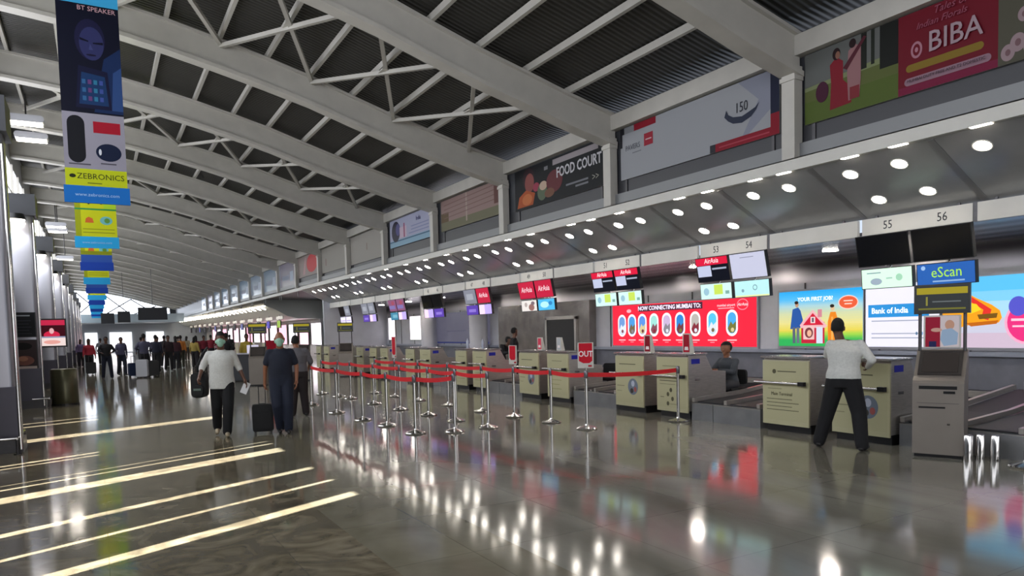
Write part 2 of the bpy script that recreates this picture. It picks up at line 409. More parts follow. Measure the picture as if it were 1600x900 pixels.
bays = [2, 4, 6, 8, 10, 12, 14]
for bi, k in enumerate(bays):
    ya, yb = BEAM_Y[k]+.1, BEAM_Y[k+1]-.1
    for j, (xa, xb) in enumerate(zip(nod[:-1], nod[1:])):
        xm, ym = (xa+xb)/2, (ya+yb)/2
        t = thing('roof_cross_brace', 'Pale crossed brace rods, %s braced bay, %s pair from the poster wall' % (ORD[bi], ['fifth', 'fourth', 'third', 'second', 'first'][j]), 'roof brace', (xm, ym, ztop(xm)-.1), 0, 'crossed braces under the roof')
        za, zb, zm = ztop(xa)-.1-ztop(xm)+.1, ztop(xb)-.1-ztop(xm)+.1, .0
        MB().bar((xa-xm, ya-ym, za), (xb-xm, yb-ym, zb), .075, .075, WHITE).build('brace_rod', t)
        MB().bar((xb-xm, ya-ym, zb-.03), (xa-xm, yb-ym, za-.03), .075, .075, WHITE).build('brace_rod', t)
        MB().box(-.12, -.12, -.02, .12, .12, .0, WHITE).build('gusset_plate', t)

# ---------------------------------------------------------------- columns along the left wall
CY_ = [13.4, 21.8, 30.2, 38.6, 47.0, 55.4, 63.8, 72.2, 80.6]
def column(k, yc):
    t = thing('wall_column', '%s steel clad column along the left wall' % ORD[k].capitalize(), 'column', (-1.4 if k == 0 else -1.55, yc, 0), 0, 'columns along the left wall')
    MB().box(-.36, -.32, 0, .36, .32, .2, DSTEEL).build('plinth', t)
    b = MB(); pts = []
    r = .12
    for cx, cy, a0 in ((.33-r, .3-r, 0), (-.33+r, .3-r, 90), (-.33+r, -.3+r, 180), (.33-r, -.3+r, 270)):
        for q in range(5):
            a = radians(a0+90*q/4); pts.append((cx+r*cos(a), cy+r*sin(a)))
    b.prism(pts, .2, 5.0, mat('column_cladding', '#9b9ba3', .3, .55, 0, (2, .06, (1, 1, .3))), 'xy')
    b.build('cladding', t, smooth=True)
    MB().cyl((.33, -.33, .05), (.33, -.33, 4.6), .025, .025, CHROME, 10).cyl((-.33, -.33, .05), (-.33, -.33, 4.6), .025, .025, CHROME, 10).build('corner_tube', t, smooth=True)
    MB().box(-.4, -.42, 4.78, .4, .4, 5.3, DGREY).build('capital_box', t)
    MB().box(-.54, -.1, 4.9, -.3, .1, 5.1, WHITE).build('wall_bracket', t)
    MB().box(-.31, -.345, .2, .31, -.3, 1.0, mat('slate_lower_panel', '#4d4b58', .35, .2)).build('lower_panel', t)
    l = thing('column_downlight', '%s white downlight under the box near the top of a left wall column' % ORD[k].capitalize(), 'downlight', (-1.4 if k == 0 else -1.55, yc-.56, 4.62), 0, 'downlights on the left columns')
    MB().cyl((0, 0, .02), (0, 0, .16), .2, .17, BLACK, 20).box(-.05, .1, .06, .05, .3, .14, BLACK).build('housing', l, smooth=True)
    MB().cyl((0, 0, 0), (0, 0, .02), .18, .18, LAMP_S, 20).build('lens', l)
    if k < 4:
        s = light('downlight_glow', 'SPOT', (0, 0, -.03), 150, (.95, .98, 1), spot_size=radians(120), spot_blend=.6, shadow_soft_size=.1); s.parent = l
for k, yc in enumerate(CY_): column(k, yc)
# low protective rails at the column feet
for k, yc in enumerate(CY_[:2]):
    t = thing('bumper_rail', 'Low steel tube rail around the foot of the %s left column' % ORD[k], 'rail', (-1.1, yc, 0), 0, 'low rails at the left columns')
    MB().tube([(0, -.55, .24), (.02, .55, .24)], .02, CHROME).tube([(-.35, -.55, .24), (0, -.55, .24)], .02, CHROME).build('rail', t)
    MB().cyl((0, -.5, 0), (0, -.5, .24), .018, .018, DSTEEL).cyl((0, -.5, 0), (0, -.5, .012), .05, .05, DSTEEL).build('leg', t)
    MB().cyl((.02, .5, 0), (.02, .5, .24), .018, .018, DSTEEL).cyl((.02, .5, 0), (.02, .5, .012), .05, .05, DSTEEL).build('leg', t)
# posters on the second column
def poster_on_col(z0, z1, lab, fn, yc=21.8):
    t = thing('column_poster', lab, 'poster', (-1.85, yc-.34, z0))
    MB().box(0, 0, 0, .56, .03, z1-z0, BLACK).build('backing', t); p = Pic(0); fn(p, .56, z1-z0); p.build(t); return t
def pa(p, w, h):
    p.rect(.02, .02, w-.02, h-.02, C('#15161a')); p.rect(.05, h-.1, w-.12, h-.07, C('#8a8c92'))
    for i in range(5): p.rect(.06, .08+i*.08, w-.1-.05*(i % 2), .1+i*.08, C('#2c2e34'))
def pb(p, w, h):
    p.rect(.02, .02, w-.02, h-.02, C('#3a2f31')); p.ell(w*.45, h*.78, .2, .09, C('#151214')); p.ell(w*.5, h*.3, .2, .12, C('#7a5148')); p.ell(w*.45, h*.36, .1, .06, C('#a0705c')); p.rect(.03, .02, w-.03, .08, C('#b7a8a2'))
poster_on_col(1.78, 2.4, 'Black poster with a pale line on the column near the left edge', pa)
poster_on_col(.98, 1.72, 'Dark food poster below a black poster on the left column', pb)
t = thing('wall_screen', 'Lit red and white advertising screen on the third left column', 'screen', (-1.75, 29.84, 1.5))
MB().box(-.05, 0, -.05, .85, .1, .95, BLACK).build('casing', t)
p = Pic(0); e = 1.0
p.rect(0, 0, .8, .9, C('#c4274a', e)); p.rect(0, .3, .8, .72, C('#3b0714', e)); p.ell(.4, .38, .24, .14, C('#d02648', e)); p.ell(.4, .52, .07, .1, C('#e8b0b4', e)); p.rect(0, 0, .8, .28, C('#f1dcd8', e)); p.ell(.4, .13, .25, .07, C('#e8a49a', e)); p.rect(0, .28, .8, .33, C('#8c93ae', e))
p.build(t, 'lit_picture')
t = thing('waste_bin', 'Tall round olive steel waste bin at the foot of the left columns', 'bin', (-.78, 22.0, 0))
MB().lathe([(0, 0), (.3, 0), (.31, .04), (.31, .9), (.29, .94), (.22, .95), (.22, .9), (0, .9)], mat('olive_steel', '#55533f', .3, .7, 0, (3, .1, (1, 1, 1))), 28).build('drum', t, smooth=True)
MB().lathe([(.315, 0), (.32, .0), (.32, .05), (.315, .05)], BLACK, 28).build('base_ring', t)
# paired strip lamps high on the left
for k, (x, yy, z) in enumerate(((-1.3, 22.6, 7.3), (-1.3, 24.4, 7.3), (-1.3, 37.5, 6.65), (-1.3, 39.2, 6.65), (-1.25, 45.5, 6.0))):
    t = thing('high_bay_lamp', '%s oval high bay lamp hanging under the left side of the roof' % ORD[k].capitalize(), 'ceiling lamp', (x, yy, z), 0, 'high bay lamps on the left')
    MB().bevbox(-.4, -.2, .02, .4, .2, .2, .08, GREYP).build('housing', t)
    MB().bevbox(-.36, -.17, -.01, .36, .17, .02, .014, LAMP_S).build('lens', t)
    MB().cyl((0, 0, .2), (0, 0, ztop(x)-.02-z), .02, .02, DSTEEL, 8).build('stem', t)
# ---------------------------------------------------------------- downlights in the soffit
def soff_z(X): return 3.84-(X-8.72)*(.655/1.32)
dl_rows = [[], [], []]
for k in range(-2, 9):
    for q in (5.57, 6.26): dl_rows[0].append((9.04, q+3.37*k)); dl_rows[1].append((9.65, q-.02+3.37*k))
    for q in (7.27, 7.94): dl_rows[0].append((9.04, q+3.37*k))
ang = math.atan2(.655, 1.32)
dlp = None
def downlight(X, Y, z, lab, grp, first):
    global dlp
    if dlp is None:
        dlp = thing('downlight', lab, 'ceiling light', (X, Y, z), 0, grp); dlp.rotation_euler = (0, ang, 0)
        MB().lathe([(.085, .005), (.105, -.004), (.112, .0), (.112, .012)], WHITE2, 20).build('trim_ring', dlp, smooth=True)
        MB().cyl((0, 0, -.002), (0, 0, .012), .088, .088, LAMP, 20).build('lens', dlp)
        return dlp
    o = copy_tree(dlp); o.location = (X, Y, z); tag(o, lab, group=grp); return o
for r, nm in ((0, 'outer'), (1, 'inner')):
    pts = sorted([p for p in dl_rows[r] if 3.2 < p[1] < 34.9], key=lambda p: p[1])
    for k, (X, Y) in enumerate(pts):
        downlight(X, Y, soff_z(X)-.006, '%s round white downlight in the %s row of the grey soffit' % (ORD[min(k, 39)].capitalize(), nm), 'round downlights in the soffit, %s row' % nm, 0)
for k, Y in enumerate([4.41, 5.37, 6.03, 7.08, 7.6, 8.57, 9.22, 10.84, 11.74, 12.43, 14.04, 15.1, 16.2, 17.4, 18.6, 20.1, 21.7, 23.5, 25.3, 27.2]):
    o = MB().box(8.663, Y-.11, 3.822, 8.72, Y+.11, 3.832, LAMP_S).build('strip_light')
    tag(o, '%s short strip light along the bottom edge of the white fascia' % ORD[k].capitalize(), 'strip light', 'strip lights in the fascia edge')
for k, (X, Y) in enumerate([(11.5, 8.36+3.36*q) for q in range(-1, 8)]):
    o = MB().cyl((X, Y, 2.942), (X, Y, 2.952), .13, .13, LAMP_R, 20).build('recessed_light')
    tag(o, '%s round recessed light in the slatted soffit behind the number boards' % ORD[k].capitalize(), 'ceiling light', 'recessed lights behind the number boards')

# ---------------------------------------------------------------- number boards and hanging displays
P0, PER = 5.15, 3.32
nums = {0: ('56', '55'), 1: ('54', '53'), 2: ('52', '51'), 3: ('50', '49'), 4: ('48', '47'), 5: ('46', '45'), 6: ('44', '43'), 7: ('42', '41'), 8: ('40', '39')}
INK = C('#2c2e33')
for k in range(-1, 9):
    ya = P0+PER*k
    if k >= 0:
        t = rt('number_board', 'Long white board with desk numbers %s and %s under the soffit' % (nums[k][1], nums[k][0]), 'sign', 9.97, ya+1.56, 2.93, 'desk number boards')
        MB().box(0, 0, 0, 1.56, .06, .245, WHITE2).box(1.56, .01, .0, 1.62, .05, .25, DSTEEL).build('board', t)
        if k < 6: text(nums[k][1], .17, INK, t, .4, -.002, .12, sx=.85); text(nums[k][0], .17, INK, t, 1.17, -.002, .12, sx=.85)
        for xx in (.2, 1.36): MB().box(xx, .02, .24, xx+.03, .05, .32, DSTEEL).build('hanger', t)
    t = rt('blank_board', 'Blank white board %s' % ('right of the board numbered 55 and 56' if k < 0 else 'between the number boards, left of desk number %s' % nums[k][1]), 'sign', 9.97, ya+3.26, 2.93, 'blank boards under the soffit')
    MB().box(0, 0, 0, 1.62, .06, .245, WHITE2).build('board', t)
    for xx in (.2, 1.36): MB().box(xx, .02, .24, xx+.03, .05, .32, DSTEEL).build('hanger', t)
e = 1.0
def s_black(p, w, h, par): p.rect(.012, .012, w-.012, h-.012, C('#0a0d14', 0, .15))
def s_airasia_full(p, w, h, par):
    p.rect(.012, .012, w-.012, h-.012, C('#c81f42', e)); par.append(('AirAsia', .2, '#f6dfe6', .5, .52, .25))
def s_airasia_top(p, w, h, par):
    p.rect(.012, .012, w-.012, h-.012, C('#0c1122', .6)); p.rect(.012, h*.68, w-.012, h-.012, C('#e0183f', e)); p.rect(.03, h*.22, w*.46, h*.66, C('#c4cbe6', e)); p.rect(w*.5, h*.48, w*.93, h*.55, C('#a9b3c8', e))
    par.append(('AirAsia', .13, '#ffe9ec', .5, .84, .25))
def s_white(p, w, h, par): p.rect(.012, .012, w-.012, h-.012, C('#c9cbe2', e)); p.rect(w*.3, h*.8, w*.68, h*.83, C('#8f93ab', e))
def s_grey(p, w, h, par): p.rect(.012, .012, w-.012, h-.012, C('#9c9fae', .7)); p.rect(w*.2, h*.3, w*.75, h*.7, C('#b6bac6', .8))
def s_mauve(p, w, h, par): p.rect(.012, .012, w-.012, h-.012, C('#9a5d84', .8)); p.rect(.03, h*.2, w*.8, h*.5, C('#8d7fc0', .8)); p.ell(w*.6, h*.7, .15, .08, C('#b24f66', .8))
def l_map(p, w, h, par):
    p.rect(.01, .01, w-.01, h-.01, C('#d9fae2', 1.1)); p.ell(w*.3, h*.35, .09, .05, C('#9fb0c0', 1)); p.ell(w*.75, h*.5, .05, .05, C('#a7d9bb', 1)); p.rect(w*.12, h*.75, w*.4, h*.8, C('#7f99a8', 1)); p.rect(w*.5, h*.45, w*.62, h*.52, C('#a9cfc0', 1))
def l_escan(p, w, h, par):
    p.rect(.01, .01, w-.01, h-.01, C('#2a62b4', 1)); p.ell(w*.12, h*.8, .03, .03, C('#9ec3ee', 1)); p.rect(w*.28, h*.13, w*.82, h*.2, C('#8fb2dc', 1)); par.append(('eScan', .2, '#a6e04a', .52, .55, 0))
def l_green(p, w, h, par):
    p.rect(.01, .01, w-.01, h-.01, C('#d3f5ee', 1.05)); p.rect(w*.45, h*.3, w*.72, h*.9, C('#c8e25c', 1.05)); p.ell(w*.2, h*.5, .07, .07, C('#9cc7d8', 1)); p.rect(w*.8, h*.3, w*.92, h*.5, C('#7fb0a8', 1))
def l_cyan(p, w, h, par):
    p.rect(.01, .01, w-.01, h-.01, C('#bdeff0', 1.05)); p.ell(w*.6, h*.55, .05, .05, C('#6f9fae', 1)); p.ell(w*.6, h*.55, .035, .035, C('#bdeff0', 1.05)); p.rect(w*.02, .012, w-.012, h*.12, C('#eef0a8', 1)); p.ell(w*.25, h*.4, .03, .03, C('#7fa8b8', 1))
def l_cartoon(p, w, h, par):
    p.rect(.01, .01, w-.01, h-.01, C('#efe9e4', 1)); p.ell(w*.65, h*.35, .14, .09, C('#9a6d66', 1)); p.ell(w*.3, h*.6, .07, .06, C('#b9aca8', 1)); p.ell(w*.75, h*.7, .09, .05, C('#7e6a72', 1))
def l_skyblue(p, w, h, par): p.rect(.01, .01, w-.01, h-.01, C('#4fb9ea', 1.1)); p.ell(w*.4, h*.5, .2, .08, C('#b5ecfb', 1.1)); p.ell(w*.75, h*.6, .09, .05, C('#2c86c8', 1))
def l_violet(p, w, h, par): p.rect(.01, .01, w-.01, h-.01, C('#5a3cae', 1)); p.rect(w*.2, h*.3, w*.8, h*.6, C('#8f77d6', 1))
def l_lilac(p, w, h, par): p.rect(.01, .01, w-.01, h-.01, C('#b9a6f4', 1.2)); p.rect(.01, .01, w*.45, h-.01, C('#f3d4ee', 1.2))
def l_teal(p, w, h, par): p.rect(.01, .01, w-.01, h-.01, C('#3f88a8', 1)); p.rect(w*.3, h*.3, w*.9, h*.7, C('#77b3c8', 1))
def l_white(p, w, h, par): p.rect(.01, .01, w-.01, h-.01, C('#e9e2ff', 1.2)); p.rect(w*.1, h*.3, w*.9, h*.5, C('#c3b6f2', 1.1))
disp = {0: ((s_black, l_map), (s_black, l_escan)), 1: ((s_airasia_top, l_green), (s_white, l_cyan)), 2: ((s_airasia_top, l_green), (s_airasia_top, l_green)),
        3: ((s_airasia_full, l_cartoon), (s_airasia_full, l_skyblue)), 4: ((s_grey, l_violet), (s_airasia_full, l_lilac)), 5: ((s_black, l_lilac), (s_black, l_violet)),
        6: ((s_mauve, l_teal), (s_mauve, l_lilac)), 7: ((s_grey, l_violet), (s_grey, l_lilac)), 8: ((s_black, l_white), (s_grey, l_white))}
sdesc = {s_black: 'switched-off black', s_airasia_full: 'fully red', s_airasia_top: 'red-topped dark', s_white: 'plain pale lavender', s_grey: 'pale grey', s_mauve: 'mauve and violet'}
ldesc = {l_map: 'pale mint map', l_escan: 'blue', l_green: 'pale green and yellow', l_cyan: 'pale cyan', l_cartoon: 'white and brown cartoon', l_skyblue: 'bright sky blue', l_violet: 'violet', l_lilac: 'lilac and pink', l_teal: 'teal', l_white: 'white and lilac'}
def screen(name, lab, grp, X, Y, z, w, h, fn, tilt, hang):
    t = rt(name, lab, 'screen', X, Y, z, grp)
    t.rotation_euler = (0, 0, WALLROT)
    c = MB().box(0, .0, 0, w, .07, h, BLACK); o = c.build('casing', t, None, (tilt, 0, 0))
    p = Pic(-.001); par = []; fn(p, w, h, par); pi_ = p.build(o, 'display')
    for s, sz, col, fx_, fz, sh in par:
        text(s, sz, C(col, 1.1), o, w*fx_, p.y-.001, h*fz, shear=sh, sx=.9)
    MB().cyl((w/2, .08, h*.5), (w/2, .1, hang), .02, .02, CHROME, 8).build('hanger', t)
    return t
for k in range(9):
    ya = P0+PER*k
    for j, (up_, lo_) in enumerate(disp[k]):
        yl = ya+1.62-.84*j; n = nums[k][1-j]
        screen('flight_display', '%s upper screen under desk number %s' % (sdesc[up_].capitalize(), n), 'upper screens over the desks', 9.98, yl, 2.47, .8, .46, up_, radians(12) , .5)
        screen('advertising_display', '%s lower advertising screen under desk number %s' % (ldesc[lo_].capitalize(), n), 'lower screens over the desks', 10.0, yl-.04, 2.14, .78, .3, lo_, radians(5), .4)

# ---------------------------------------------------------------- check-in podiums
BLUE = C('#2b2f9c', 0, .4); PR = C('#5f5c48'); PR2 = C('#8a876c')
def podium(X, Y, W, variant, lab, wing=True, D=.95):
    t = rt('check_in_podium', lab, 'counter', X, Y, 0, 'check-in podiums')
    MB().prism([(.03, .14), (D, .14), (D, .82), (.62, .84), (.45, 1.13), (.03, 1.13)], .0, W, STEEL, 'yz').build('body', t)
    MB().box(.02, .08, 0, W-.02, D-.03, .14, BLACK).build('plinth', t)
    fp = MB().box(-.0, 0, .11, W, .03, 1.1, CREAM).build('front_panel', t)
    MB().bevbox(-.02, -.03, 1.13, W+.02, .48, 1.165, .012, mat('worktop_steel', '#b8b6b4', .25, .8)).build('top', t)
    r = MB().cyl((-.1, -.07, .76), (W-.06, -.07, .76), .022, .022, CHROME, 10).cyl((.1, -.07, .76), (.1, 0, .76), .012, .012, CHROME, 8).cyl((W-.16, -.07, .76), (W-.16, 0, .76), .012, .012, CHROME, 8)
    ro = r.build('bumper_rail', t, smooth=True); MB().box(W-.12, -.1, .73, W-.02, -.035, .79, BLACK).build('rail_end', ro)
    p = Pic(0); p.rect(.03, .18, W-.03, 1.08, C('#b9b591'))
    if variant == 0:       # terminal notice: small logo line, heading, body lines
        p.ell(.22, .93, .035, .035, PR); p.rect(.28, .925, .62, .94, PR); p.rect(.1, .66, .36, .67, PR2)
        for i in range(4): p.rect(.08, .5-i*.055, .55+.12*(i % 2), .51-i*.055, PR)
    elif variant == 1:     # round emblem
        p.rect(.12, .93, .62, .945, PR); p.ell(W*.64, .5, .15, .16, C('#76808e')); p.ell(W*.64, .56, .05, .06, C('#b9c0d0')); p.ell(W*.6, .42, .05, .05, C('#45423f')); p.ell(W*.72, .45, .04, .05, C('#a8605c')); p.rect(.05, .5, .28, .515, PR2); p.rect(.05, .4, .2, .41, PR2)
    elif variant == 2:     # small pictograms
        p.rect(.16, .93, .6, .945, PR2); p.rect(.08, .66, .6, .675, PR); p.rect(.08, .6, .5, .61, PR2)
        for cx, cz in ((.3, .42), (.42, .34), (.3, .25), (.38, .5)): p.ell(cx, cz, .035, .04, PR)
        p.rect(.1, .36, .2, .37, PR); p.rect(.35, .24, .6, .25, PR2)
    else:
        p.rect(.2, .93, .6, .945, PR2)
        for i in range(4): p.rect(.1, .6-.1*i, .5+.08*(i % 2), .615-.1*i, C('#9a9a6c'))
    p.build(fp, 'printed_notice')
    if variant == 0: text('Main Terminal', .075, PR, fp, .36, None, .585, sx=.9)
    if wing:               # blue notice on the steel side, camera side
        MB().box(W, .1, .98, W+.004, .3, 1.07, BLUE).build('side_notice', t); MB().box(W, .18, .68, W+.008, .3, .72, CHROME).build('side_socket', t)
    return t
pods = [(9.05, 7.78, .84, 0, 'Cream fronted podium with a Main Terminal notice, left of the man at the desk', False), (9.05, 6.55, .86, 1, 'Cream fronted podium directly behind the man in the white shirt', True),
        (9.02, 11.45, .84, 1, 'Cream podium with a round emblem, left of the podium with small pictograms', False), (9.02, 10.22, .8, 2, 'Cream podium with small pictograms, left of the seated clerk', True),
        (8.98, 15.2, .88, 1, 'Cream podium with an emblem holding a red leaflet stand', False), (8.98, 13.92, .84, 3, 'Cream podium with a pale leaflet stand beside the OUT sign', True),
        (9.02, 18.9, .7, 3, 'Cream podium in the fourth pair from the camera, far half', False), (9.02, 17.8, .78, 3, 'Cream podium in the fourth pair from the camera, near half', True),
        (9.02, 22.8, .75, 3, 'Cream podium in the fifth pair from the camera, far half', False), (9.02, 21.55, .8, 3, 'Cream podium in the fifth pair from the camera, near half', True),
        (9.02, 26.5, .75, 3, 'Cream podium in the sixth pair from the camera, far half', False), (9.02, 25.3, .75, 3, 'Cream podium in the sixth pair from the camera, near half', True),
        (9.02, 29.4, .8, 3, 'Cream podium in the seventh pair from the camera, far half', False), (9.02, 28.1, .8, 3, 'Cream podium in the seventh pair from the camera, near half', True),
        (9.02, 34.2, .75, 3, 'Cream podium in the farthest pair of the near bank, far half', False), (9.02, 32.9, .8, 3, 'Cream podium in the farthest pair of the near bank, near half', True)]
for a in pods: podium(*a)
# leaflet stands on the tops
def leaflet(X, Y, col, lab, hh=.3):
    t = rt('leaflet_stand', lab, 'leaflet stand', X, Y, 1.165, 'leaflet stands on the podiums')
    MB().prism([(0, 0), (.1, 0), (.03, hh), (0, hh)], 0, .2, WHITE2, 'yz').build('holder', t)
    p = Pic(-.002); p.poly([(.02, .02), (.18, .02), (.17, hh-.02), (.03, hh-.02)], C(col)); p.poly([(.05, .06), (.15, .06), (.14, .12), (.06, .12)], C('#efe6e4')); p.build(t, 'leaflet')
leaflet(9.2, 14.68, '#d9405a', 'Red leaflet stand on the podium left of the OUT sign'); leaflet(9.2, 13.85, '#b9bcc0', 'Pale grey leaflet stand right of the red leaflet stand')
leaflet(9.2, 10.78, '#8c1024', 'Dark red leaflet stand on the podium with the round emblem', .34); leaflet(9.2, 9.72, '#a3142a', 'Dark red leaflet stand on the podium beside the seated clerk', .36)
for k, yy in enumerate((18.55, 17.6)):
    o = MB().lathe([(0, 0), (.035, 0), (.04, .02), (.04, .2), (.015, .25), (.015, .28), (0, .28)], mat('clear_bottle_plastic', '#9fa6b8', .15), 14).build('sanitiser_bottle', None, (9.25, yy, 1.165), smooth=True)
    tag(o, ['Pale bottle on the far podium of the fourth pair', 'Pale bottle on the near podium of the fourth pair'][k], 'bottle', 'bottles on the podiums')

# ---------------------------------------------------------------- weighing and baggage belts between the pairs
def belts(Y, W, lab):
    t = rt('baggage_belt', lab, 'conveyor belt', 9.22 if Y < 6 else 9.08, Y, 0, 'baggage belts between the podiums')
    MB().prism([(0, 0), (2.9, 0), (2.9, .55), (1.2, .36), (0, .3)], 0, W, mat('belt_casing_steel', '#88898b', .3, .5, 0, (3, .15, (1, 1, 1))), 'yz').build('frame', t)
    MB().prism([(.06, .302), (1.2, .362), (2.88, .55), (2.88, .575), (1.2, .385), (.06, .325)], .09, W*.48, RUBBER, 'yz').build('belt', t)
    MB().prism([(.06, .302), (1.2, .362), (2.88, .55), (2.88, .575), (1.2, .385), (.06, .325)], W*.55, W-.09, RUBBER, 'yz').build('belt', t)
    for x in (.04, W*.515, W-.04):
        MB().bar((x, .0, .35), (x, 1.2, .42), .06, .07, STEEL).bar((x, 1.2, .42), (x, 2.88, .61), .06, .07, STEEL).build('side_rail', t)
    MB().box(W*.33, -.004, .0, W*.33+.01, 0, .3, DSTEEL).box(0, -.004, .29, W, .0, .3, STEEL).build('front_seam', t)
for Y, W, lab in ((9.38, 1.52, 'Grey baggage belts in front of the seated clerk'), (5.66, 1.5, 'Grey baggage belts behind the self-service kiosk'), (13.02, 1.5, 'Grey baggage belts behind the OUT sign'), (17.0, 1.75, 'Grey baggage belts between the third and fourth podium pairs'),
                  (20.7, 1.75, 'Grey baggage belts between the fourth and fifth podium pairs'), (24.5, 1.65, 'Grey baggage belts between the fifth and sixth podium pairs'), (3.95, 1.6, 'Grey baggage belts at the right edge, beyond the kiosk')):
    belts(Y, W, lab)
o = MB().box(12.0, Y0, 0, 12.9, 35, .42, DSTEEL).box(12.05, Y0, .42, 12.85, 35, .46, RUBBER).box(11.98, Y0, .42, 12.05, 35, .52, STEEL).build('collecting_conveyor')
tag(o, 'Long dark collecting conveyor running along the back wall behind the desks', 'conveyor belt')

# ---------------------------------------------------------------- lit advertising panels on the back wall
def lit_frame(name, lab, Y, w, z0, h, X=12.93):
    t = rt(name, lab, 'lit poster', X, Y, z0)
    MB().box(-.04, 0, -.05, w+.04, .07, h+.04, mat('poster_frame_metal', '#a9abb2', .3, .7)).build('frame', t); return t
t = lit_frame('lightbox_poster', 'Long red lit poster with nine aeroplane windows', 16.5, 5.22, 1.14, 1.13)
w_, h_ = 5.22, 1.13; e1 = 1.15
p = Pic(0); p.rect(0, 0, w_, h_, C('#f2243e', e1)); p.rect(1.15, .93, 3.55, 1.1, C('#4b2236', 1))
xs9 = [.42, .86, 1.3, 1.78, 2.28, 2.78, 3.32, 3.9, 4.52]
skies = ['#6f9bd8', '#4d9be0', '#5b93e4', '#9fdfd6', '#c9b3d6', '#2f86d4', '#b9b4ae', '#59c6ee', '#4aa9e8']
grounds = ['#e8f0ff', '#7c6a4c', '#e0cf9a', '#8a4f5c', '#8e8a94', '#7a3a42', '#8c2f3e', '#e8ecf4', '#7a7a3a']
for cx, sk, gr in zip(xs9, skies, grounds):
    p.rrect(cx, .56, .36, .62, C('#fbeef2', 1.2)); p.rrect(cx, .56, .26, .5, C(sk, 1.1))
    p.poly([(cx-.125, .44), (cx-.03, .6), (cx+.03, .52), (cx+.125, .6), (cx+.125, .42), (cx+.06, .33), (cx-.06, .33), (cx-.125, .42)], C(gr, 1)); p.ell(cx+.02, .4, .05, .05, C(grounds[(xs9.index(cx)+3) % 9], 1))
    p.rect(cx-.15, .14, cx+.15, .17, C('#ffc4cc', 1)); p.rect(cx-.07, .09, cx+.07, .11, C('#ff9aa6', 1))
p.ell(4.85, .98, .17, .13, C('#ff8ea0', 1.1)); p.ell(4.85, .98, .15, .11, C('#f2243e', e1)); p.ell(.78, .96, .1, .05, C('#ffb3c0', 1)); p.rect(4.1, .9, 4.6, .92, C('#ffb3c0', 1))
p.build(t, 'lit_picture')
text('NOW CONNECTING MUMBAI TO:', .155, C('#f4ecff', 1.2), t, 2.35, None, 1.01, sx=.98, bold=.004)
text('mumbai airport', .09, C('#ffd9e0', 1.2), t, 4.35, None, .98); text('AirAsia', .1, C('#ffe6ea', 1.2), t, 4.85, None, .98, shear=.25)
t = lit_frame('lightbox_poster', 'Lit poster of a man, a small red house and a woman on grass', 10.66, 1.98, 1.17, 1.16)
p = Pic(0, .0005); e2 = 1.1
bands = [('#2aa9ee', 1.16), ('#57b9ee', 1.0), ('#a9cfd6', .86), ('#cfd5a8', .7), ('#e3d98a', .5), ('#e0cf50', .34), ('#9ccf4a', .26), ('#2fae58', .14)]
for (c_, top), (c2_, t2) in zip(bands, bands[1:]+bands[-1:]):
    for q in range(4):
        ca, cb = [int(c_[i:i+2], 16) for i in (1, 3, 5)], [int(c2_[i:i+2], 16) for i in (1, 3, 5)]
        p.rect(0, 0, 1.98, top+(t2-top)*q/4, C('#%02x%02x%02x' % tuple(int(a_+(b_-a_)*q/4) for a_, b_ in zip(ca, cb)), e2))
p.poly([(.3, .36), (.36, .78), (.5, .82), (.56, .75), (.62, .55), (.55, .38)], C('#2a5aa8', 1)); p.rect(.36, .06, .43, .4, C('#5c6478', 1)); p.rect(.46, .06, .53, .4, C('#6b7384', 1)); p.ell(.47, .88, .045, .06, C('#c99a7a', 1)); p.ell(.46, .92, .05, .035, C('#2a1c18', 1))
p.rect(.58, .06, 1.14, .5, C('#c8233c', 1)); p.poly([(.54, .44), (.86, .76), (1.2, .42), (1.16, .38), (.58, .38)], C('#f3b9c0', 1)); p.poly([(.62, .44), (.86, .69), (1.12, .44)], C('#d9203c', 1)); p.rect(.98, .6, 1.08, .76, C('#d88a98', 1))
p.rect(.81, .48, .92, .61, C('#f6dfe0', 1)); p.rect(.84, .5, .89, .59, C('#6d5a68', 1)); p.rect(.63, .14, .9, .42, C('#f2c4c2', 1)); p.ell(.77, .28, .1, .11, C('#7c3b40', 1)); p.ell(.78, .27, .055, .07, C('#f0b79c', 1)); p.rect(.95, .06, 1.1, .4, C('#d9e2f4', 1))
p.poly([(1.22, .1), (1.22, .5), (1.28, .7), (1.4, .7), (1.46, .5), (1.4, .08), (1.26, .06)], C('#f08a22', 1)); p.rect(1.24, .04, 1.38, .1, C('#2a1c14', 1)); p.ell(1.33, .78, .045, .06, C('#e6c49a', 1)); p.ell(1.32, .82, .05, .035, C('#26201c', 1)); p.rect(1.3, .1, 1.34, .6, C('#f6b45c', 1))
p.ell(1.68, .88, .22, .14, C('#ffd9cc', 1)); p.ell(1.68, .88, .2, .12, C('#f0623c', 1)); p.rect(1.58, .9, 1.78, .92, C('#ffe6d8', 1)); p.rect(1.6, .84, 1.76, .86, C('#ffe6d8', 1))
p.build(t, 'lit_picture'); text('YOUR FIRST JOB?', .11, C('#f4fbff', 1.2), t, .92, None, .98, bold=.003)
t = lit_frame('lightbox_poster', 'White lit poster with a blue band reading Bank of India', 8.62, 1.4, 1.17, 1.18)
p = Pic(0); p.rect(0, 0, 1.4, 1.18, C('#eae8f4', 1.1)); p.rect(.05, .56, 1.22, .8, C('#2d8fd6', 1.1)); p.poly([(1.0, .72), (.94, .8), (1.0, .8), (1.04, 1.05), (1.08, .8), (1.14, .8), (1.08, .72), (1.1, .62), (1.04, .68), (.98, .62)], C('#e2606a', 1.1)); p.ell(1.04, .74, .035, .04, C('#ffe9ea', 1.1))
for z, x1 in ((.48, 1.1), (.24, 1.05), (.16, 1.15)): p.rect(.12, z, x1, z+.02, C('#a9adc0', 1))
